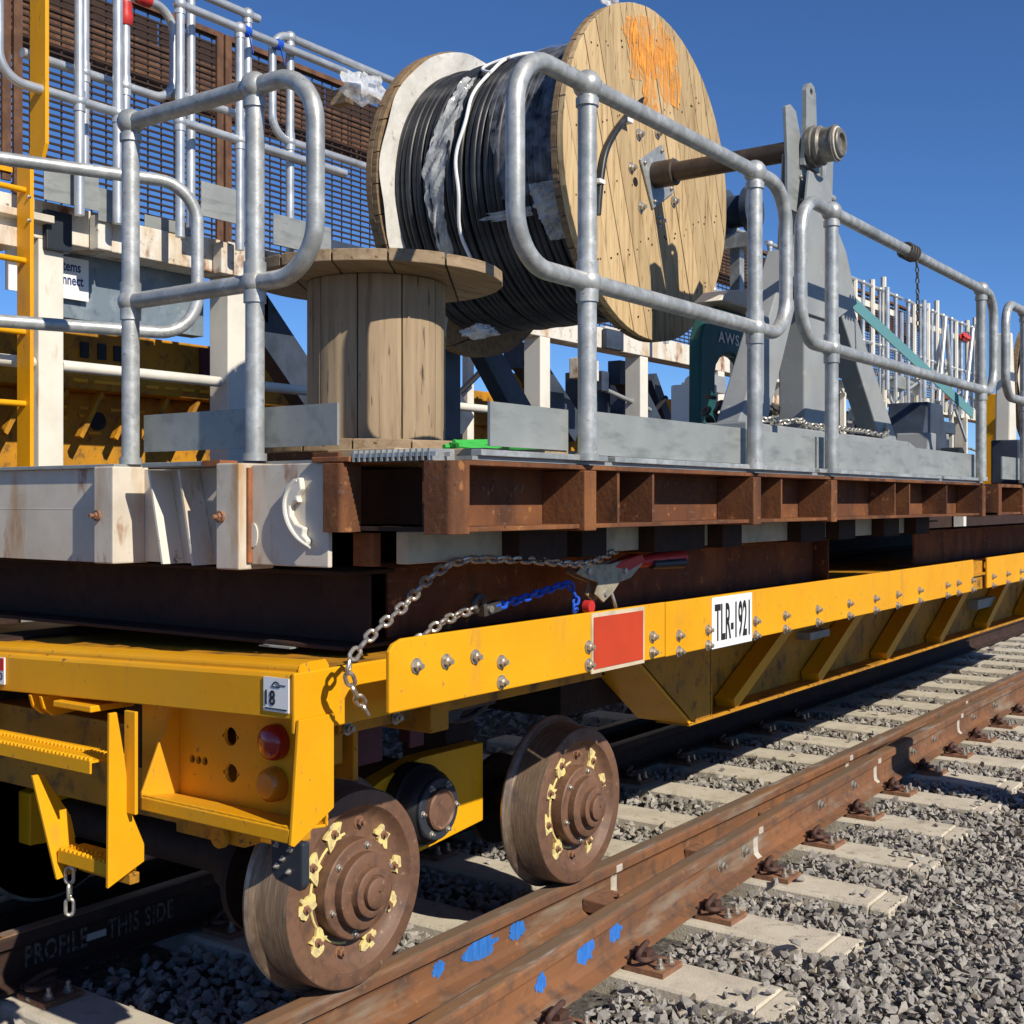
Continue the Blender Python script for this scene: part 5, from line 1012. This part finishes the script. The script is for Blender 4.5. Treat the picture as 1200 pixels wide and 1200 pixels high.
# ------------------------------------------------------------------ the white gantry wagon on the next track
GW = thing('white_gantry', 'long cream white steel gantry frame on the next track', 'gantry', (-3.4, 4, 0))
GX0, GX1 = -3.47, -3.30
for y in (3.853, 5.148, 6.75, 8.548, 10.235, 11.9, 13.6, 15.3, 17.0, 18.7, 21.1):
    b = MB(); b.box(GX0, GX1, y - .075, y + .075, .6, 2.985); b.build('column', 'white', GW, bevel=.006)
ys = [2.2, 4.22, 4.62, 5.05, 6.9, 9.5, 10.95, 13.0, 16.0, 19.0, 23.0]
for k, (y0, y1) in enumerate(zip(ys, ys[1:])):
    b = MB(); b.box(GX0 - .03, GX1 + (.012 if k % 2 else 0), y0 + .004, y1 - .004, 2.985, 3.19 - (.02 if k % 3 == 1 else 0)); b.build('top_beam', 'white_rusty' if k < 7 else 'white', GW, bevel=.006)
for (y0, y1) in ((2.5, 3.77), (3.93, 5.04), (5.23, 6.66), (6.85, 8.4)):
    b = MB(); b.lathe([(y0, .032), (y1 - .008, .032), (y1, .026)], (-3.33, 0, 2.326), 'y', 20); b.build('pipe_rail', 'white', GW)
b = MB(); b.box(-3.38, -3.26, 3.80, 3.955, 2.93, 3.14); b.build('dark_socket', 'darkbox', GW, bevel=.006)
for y in (4.125, 4.99, 5.09, 6.3, 7.5): b = MB(); b.box(-3.29, -3.21, y - .045, y + .045, 2.97, 3.16); b.build('post_socket', 'white_rusty', GW, bevel=.006)
b = MB(); b.box(-3.62, -3.22, 2.3, 3.82, 3.06, 3.10); b.box(-3.6, -3.22, 2.3, 3.62, 2.90, 3.0); b.build('ledge', 'white_frame', GW, bevel=.004)
b = MB(); b.box(-3.62, -3.51, 3.95, 5.06, 2.62, 3.05); b.build('grey_panel', 'panel_blue', GW, bevel=.004)
for (y0, y1, z0, z1) in ((5.55, 6.3, 2.95, 2.2), (8.75, 9.6, 2.9, 2.25), (10.5, 11.2, 2.9, 2.25), (7.2, 7.9, 2.9, 2.2)):
    b = MB(); b.bar((-3.7, y0, z0), (-3.7, y1, z1), .14, .26); b.build('brace', 'navy', GW)
    b = MB(); b.box(-3.77, -3.63, y0 - .16, y0 + .16, z0 - .15, 2.98); b.build('brace_head', 'navy', GW)
b = MB(); b.box(-3.29, -3.24, 9.45, 9.75, 2.98, 3.16); b.build('dark_clamp', 'navy', GW, bevel=.006)
sg = thing('company_sign', 'white sign with navy words half hidden by the white column', 'sign', (-3.47, 4.1, 2.7))
b = MB(); b.box(-3.487, -3.475, 3.70, 4.206, 2.722, 2.955); b.build('board', 'white_sheet', sg)
text('words', 'Systems\nConnect', .21, .135, (-3.4735, 3.962, 2.80), (0, 1, 0), (0, 0, 1), 'navy_ink', sg)
# ladder
LD = thing('yellow_ladder', 'yellow steel ladder beside the white column at the left edge', 'ladder', (-3.1, 3.5, 1.8))
b = MB(); b.prism([(-3.20, 4.6), (-3.06, 4.6), (-3.06, 3.42), (-3.10, 3.33), (-3.22, 3.33), (-3.20, 3.42)], 'y', 3.66, 3.682); b.build('hand_stile', 'yellow', LD, bevel=.004)
b = MB(); b.box(-3.22, -3.10, 3.60, 3.622, 1.4, 3.325); b.build('stile', 'yellow', LD, bevel=.004)
b = MB(); b.box(-3.22, -3.10, 3.10, 3.122, 1.4, 3.325); b.build('stile', 'yellow', LD, bevel=.004)
for z in (1.73, 2.09, 2.455, 2.82, 3.18): b = MB(); b.cyl((-3.15, 3.11, z), (-3.15, 3.61, z), .016, 10); b.build('rung', 'yellow', LD)
for z in (3.14, 3.02): link('bolt', BOLT_S, LD, (-3.11, 3.60, z))
# scaffold guardrails on the gantry
def guard_bg(name, label, x, posts, loops, span, zt, zm, zb=3.1, r=.027):
    return guard(name, label, (x, 0, 0), (0, 1, 0), posts, loops, span, zt=zt, zm=zm, zb=zb, mt='scaf', r=r, group='scaffold guardrails on the gantry', base=False)
guard_bg('scaffold_guardrail', 'scaffold rail with rounded end just right of the yellow ladder', -3.10, [3.886, 4.125], [(3.886, 3.425)], [(3.886, 4.2)], 4.62, 3.70)
guard_bg('scaffold_guardrail', 'scaffold rail with rounded end and red wrapped post behind the end guardrail', -3.25, [4.02, 4.285], [(4.285, 4.62)], [(3.65, 4.285)], 4.45, 3.92, 3.3)
guard_bg('scaffold_guardrail', 'scaffold rail with paired posts above the left end guardrail', -3.10, [4.545, 4.99], [], [(4.545, 5.9)], 4.43, 3.76)
guard_bg('scaffold_guardrail', 'second scaffold rail close behind the paired posts', -3.22, [4.72, 5.16], [], [(4.6, 5.25)], 4.60, 3.96, 3.2)
guard_bg('scaffold_guardrail', 'scaffold rail running behind the return loop towards the big reel', -3.15, [5.45, 6.6], [(5.45, 5.30)], [(5.45, 7.4)], 4.53, 3.87)
for k, (y0, y1) in enumerate(((10.2, 12.4), (12.6, 14.8))):
    guard_bg('scaffold_guardrail', ['scaffold rail right behind the big flange', 'scaffold rail behind the grey stand'][k], -3.1, [y0 + .1, (y0 + y1) / 2, y1 - .1], [], [(y0, y1)], 4.46, 3.75)
for k, (y0, y1) in enumerate(((15.0, 17.2), (17.4, 19.4), (19.5, 21.6))):
    guard_bg('scaffold_guardrail', ['distant scaffold rail just right of the grey stand', 'distant scaffold rail behind the hanging chain', 'distant scaffold rail left of the last guardrail post'][k], -3.1, [y0 + .1, y0 + .65, (y0 + y1) / 2 + .2, y1 - .25], [], [(y0, y1)], 4.46, 3.70, 3.0)
for k, (y, dz, lean) in enumerate(((16.3, .08, 0), (17.9, .12, .0), (18.6, .0, .35), (19.3, -.1, -.3), (20.0, .0, .45), (20.7, .1, 0))):
    b = MB(); b.cyl((-3.0, y, 3.1), (-3.0, y + lean, 4.4 + dz), .036, 12); tag(b.build('scaffold_pole', 'scaf'), 'pale scaffold pole on the distant gantry, %s from the grey stand' % (['first'] + ORD[1:])[k], 'pole', 'loose scaffold poles')
crumple('red_rag', (-3.05, 20.2, 4.24), .10, .4, 2.4, .6, 'red', 'red wrapping on the distant scaffold rail', 'wrapping', 15)
b = MB(); b.lathe([(0, .034), (.02, .042), (.06, .044), (.085, .036), (.11, .042), (.13, .036)], (-3.25, 4.285, 4.26), 'z', 14); b.lathe([(0, .036), (.05, .04), (.08, .036)], (-3.25, 4.37, 4.45), 'y', 14); tag(b.build('red_wrap', 'red'), 'red tape wrapped on a scaffold post near the top left', 'tape')
for k, (y, z) in enumerate(((5.02, 4.44), (5.28, 4.42))):
    b = MB(); b.lathe([(0, .031), (.012, .034), (.035, .033), (.045, .030)], (-3.10, y, 4.43), 'y', 12); b.bar((-3.08, y + .02, 4.42), (-3.07, y + .05, 4.30), .012, .004); tag(b.build('blue_tie', 'blue_chain'), ['blue tie on the scaffold rail nearer the left', 'blue tie on the scaffold rail nearer the reel'][k], 'tie', 'blue ties')
for k, (y0, y1, z0, z1, x) in enumerate(((3.72, 4.05, 3.16, 3.36, -3.17), (4.07, 4.30, 3.12, 3.30, -3.20), (4.66, 4.92, 3.24, 3.44, -3.06), (5.22, 5.72, 3.17, 3.36, -3.06), (4.45, 4.78, 3.17, 3.24, -3.3), (5.75, 6.6, 3.12, 3.36, -3.3))):
    b = MB(); b.box(x, x + .008, y0, y1, z0, z1); tag(b.build('kick_plate', 'galv_dull' if k < 5 else 'navy', None, bevel=.002), 'grey kick plate along the gantry top, %s from the left' % (['first'] + ORD[1:])[k], 'kick plate', 'kick plates on the gantry')
crumple('plastic_bag', (-3.1, 6.1, 4.38), .17, .6, 1.2, .55, 'film', 'crumpled plastic bag caught on the scaffold rail left of the big reel', 'plastic bag', 11)
for k, y in enumerate((5.47, 6.05)):
    b = MB(); b.box(-3.38, -3.24, y, y + .05 + .03 * k, 4.30, 4.40); tag(b.build('timber_end', 'wood_pad', None, bevel=.003), ['small timber block beside a scaffold post', 'pale timber end sticking out above the lattice'][k], 'timber', 'timber ends on the gantry')
# lattice screens
def lattice(name, y0, y1, z0, z1, x, label, zb):
    t = thing(name, label, 'lattice screen', (x, (y0 + y1) / 2, z0), 'lattice screens on the next track')
    b = MB()
    z = z0 + .02
    while z < z1:
        b.box(x - .006, x + .006, y0, y1, z - .007, z + .007); z += .046
    y = y0 + .02
    while y < y1: b.box(x - .010, x - .006, y - .006, y + .006, z0, z1); y += .115
    b.build('bars', 'wire_shaded', t, kind='stuff')
    b = MB(); z = zb
    while z < z1: b.box(x - .50, x - .46, y0, y1, z - .012, z + .012); z += .046
    b.build('rear_bars', 'wire', t, kind='stuff')
    b = MB(); b.box(x - .75, x - .74, y0, y1, zb + .10, z1 + .3); b.build('back_sheet', 'rust_and_shade', t)
    for yy in (y0, y1 - .06): b = MB(); b.box(x + .008, x + .03, yy, yy + .06, z0 - .1, z1); b.build('upright', 'wire', t)
    b = MB(); b.box(x - .02, x + .045, y0, y1, z0 - .05, z0 - .02); b.build('bottom_lip', 'yellow', t)
    b = MB(); b.box(x - .02, x + .03, y0, y1, z1, z1 + .04); b.build('top_bar', 'wire', t)
LY = [2.2, 4.42, 6.15, 8.0, 9.9, 11.9, 14.0, 16.5, 19.0, 21.5, 24.0]
for k, (y0, y1) in enumerate(zip(LY, LY[1:])):
    lattice('lattice_screen', y0 + .01, y1 - .01, 3.5 if k != 0 else 3.72, 5.05, -4.6, 'rusty lattice screen on the next track, %s from the left' % (['first'] + ORD[1:])[k], 4.66)
# yellow machine body below the gantry
YM = thing('yellow_wagon', 'yellow wagon body behind the white gantry columns', 'wagon', (-4.6, 5, 0))
b = MB(); b.box(-4.9, -4.2, 1.5, 6.6, 2.30, 2.68); b.box(-4.9, -4.35, 6.62, 9.6, 2.3, 2.62); b.box(-4.9, -4.3, 10.6, 24, 2.3, 2.58); b.build('hood', 'yellow_old', YM, bevel=.01)
b = MB(); b.box(-5.0, -4.4, 1.5, 24, 1.55, 2.30); b.build('girder', 'yellow_old', YM, bevel=.01)
b = MB(); b.box(-6.2, -3.5, 1.0, 30, .9, 1.72); b.build('horizon_light_block', 'rust_and_shade', YM)  # dark wagon underside added to block light from the horizon
for y in np.arange(3.9, 6.0, .26): b = MB(); b.bar((-4.25, y, 2.0), (-4.25, y + .16, 2.29), .05, .03); b.build('rib', 'yellow_old', YM)
for y in (4.6, 4.75, 4.85, 5.15, 5.3, 5.45, 5.6): b = MB(); b.box(-4.2, -4.188, y, y + .10, 2.345, 2.365); b.build('light_strip', 'yellow', YM)  # brighter yellow strips stand in for light patterns on the wagon body
b = MB(); b.lathe([(-4.40, .06), (-4.385, .06)], (0, 4.92, 2.12), 'x', 16); b.build('port', 'black', YM)
for (y, z) in ((4.6, 2.19), (4.6, 2.12), (4.78, 2.19), (4.78, 2.14), (5.02, 2.19), (5.05, 2.06), (4.85, 2.03), (5.2, 2.19), (5.35, 2.16)): b = MB(); b.box(-4.398, -4.388, y, y + .09, z, z + .02); b.build('light_strip', 'yellow', YM)
b = MB(); b.box(-4.2, -4.186, 5.60, 5.80, 2.42, 2.66); b.build('maroon_hatch', 'maroon', YM)
for y in (4.65, 4.78, 4.9, 5.0): b = MB(); b.box(-4.2, -4.188, y, y + .06, 2.50, 2.60); b.build('vent', 'black', YM)
for y in (3.0, 4.2, 8.0, 9.2):
    b = MB(); b.lathe([(-3.62, .42), (-3.5, .42), (-3.49, .36)], (0, y, .62), 'x', 36); b.build('wheel', 'rust_and_shade', YM)
railE = rail('neighbour_rail', 'dark rail of the next track', lambda y: -3.55, .2, 40, 4, (-3.55, 3, 0), 'rust_and_shade')

# ---- clutter seen between the gantry columns
cr = random.Random(21)
for k in range(30):
    y = 7.0 + k * .52 + cr.uniform(-.15, .15); kind = k % 6; x = cr.uniform(-4.1, -3.65)
    if kind == 0: MB().box(x, x + .25, y, y + cr.uniform(.2, .45), 2.25, cr.uniform(2.6, 2.95)).build('cabinet', 'darkbox', GW, bevel=.008)
    elif kind == 1: MB().tube(spline([(x, y, 2.95), (x + .05, y + .15, 2.6), (x, y + .4, 2.45), (x + .1, y + .7, 2.7)], 6), .025, 8).build('hose', 'black', GW)
    elif kind == 2: MB().box(x, x + .06, y, y + .09, 1.9, 2.97).build('strut', 'white', GW, bevel=.006)
    elif kind == 3: MB().bar((x, y, 2.95), (x, y + .5, 2.3), .10, .14).build('brace', 'navy', GW)
    elif kind == 4: MB().box(x, x + .12, y, y + .22, 2.5, 2.75).build('terminal_box', 'yellow', GW, bevel=.008)
    else: MB().cyl((-3.40, y - .5, cr.uniform(2.4, 2.8)), (-3.40, y + .9, cr.uniform(2.4, 2.8)), .022, 10).build('conduit', 'galv_dull', GW)
for k, (y, w, z) in enumerate(((8.9, .35, 2.78), (9.3, .12, 2.70), (11.3, .5, 2.85), (13.0, .4, 2.75), (14.4, .5, 2.9), (16.0, .6, 2.8), (17.9, .5, 2.9), (19.6, .6, 2.8))):
    MB().box(-3.29, -3.2, y, y + w, z - .12, z + .06).build('junction_box', ('white_rusty', 'navy', 'grey')[k % 3], GW, bevel=.006)
# thin uprights and diagonal stays of the far scaffold
for g in [o for o in bpy.data.objects if o.name.startswith('scaffold_guardrail') and o.get('label', '').startswith('distant')]:
    y0 = g.location.y
    for k in range(3):
        y = y0 + .25 + k * .55 + .1 * (k % 2); MB().cyl((-3.1, y, 3.45 + .1 * (k % 2)), (-3.1, y, 4.45 + .10 * (k % 3)), .038, 8).build('baluster', 'white', g)
    MB().cyl((-3.1, y0, 3.2), (-3.1, y0 + 1.5, 3.65), .02, 8).build('stay', 'scaf', g)
    MB().box(-3.14, -3.12, y0, y0 + 1.9, 4.18, 4.26).build('board', 'white', g)
# nail heads in the near reel flange
b = MB(); nr = random.Random(9); cN, sN = math.cos(R(19)), math.sin(R(19))
for k in range(13):
    a = -RR + (k + .5) * 2 * RR / 13
    for h in (-.62, -.60, -.30, -.28, .0, .28, .30, .60, .62):
        p = (a + nr.uniform(-.035, .035), h + nr.uniform(-.02, .02))
        if p[0] ** 2 + p[1] ** 2 > .74 ** 2 or p[0] ** 2 + p[1] ** 2 < .16 ** 2: continue
        b.lathe([(-.336, .0055), (-.3325, .0045)], (0, RC[0] + p[0] * cN - p[1] * sN, RC[1] + p[0] * sN + p[1] * cN), 'x', 7)
b.build('nail_heads', 'rust_and_shade', REEL, kind='stuff')
# weld beads along the trailer end and the platform stiffeners
for (p0, p1, par) in (((-.086, 1.984, .838), (.45, 1.984, .838), TR), ((.452, 2.10, .82), (.452, 2.10, 1.07), TR), ((-.088, 2.098, .82), (-.088, 2.098, 1.07), TR)):
    n_ = 40; pts_ = [Vector(p0).lerp(Vector(p1), i / n_) for i in range(n_ + 1)]
    MB().tube(pts_, [.0035 + .001 * math.sin(i * 2.3) for i in range(n_ + 1)], 6).build('weld_bead', 'yellow', par)

for k in range(16):
    y = 11.2 + k * .82; h = (2.95, 2.75, 3.0, 2.6)[k % 4]
    MB().box(-4.28, -4.1, y, y + (.55, .35, .7, .4)[k % 4], 2.2, h).build('equipment_panel', ('navy', 'rust_and_shade', 'grey', 'yellow_old')[(k * 3) % 4], GW, bevel=.01)
for k in range(10):
    y = 14.5 + k * .8; MB().box(-3.28, -3.22, y, y + .07, 2.3, 3.0).build('strut', 'white', GW, bevel=.006)
    if k % 2: MB().bar((-3.2, y, 3.15), (-3.2, y + .7, 2.6), .03, .05).build('stay', 'scaf', GW)

# pale posts, rails and boxes of the far gantry seen past the stand
pr = random.Random(31)
for k in range(14):
    y = 12.4 + k * .72; MB().cyl((-3.18, y, 3.0), (-3.18, y + pr.uniform(-.05, .05), pr.uniform(3.6, 4.3)), .034, 8).build('stanchion', ('white', 'scaf')[k % 2], GW)
for z in (3.32, 3.46): MB().cyl((-3.16, 11.5, z), (-3.16, 22.5, z), .026, 8).build('hand_rail', 'scaf', GW)
for k in range(9):
    y = 12.8 + k * 1.05; MB().box(-3.26, -3.12, y, y + pr.uniform(.25, .6), 3.19, 3.19 + pr.uniform(.08, .24)).build('tool_box', ('galv_dull', 'white', 'rust', 'navy')[k % 4], GW, bevel=.008)
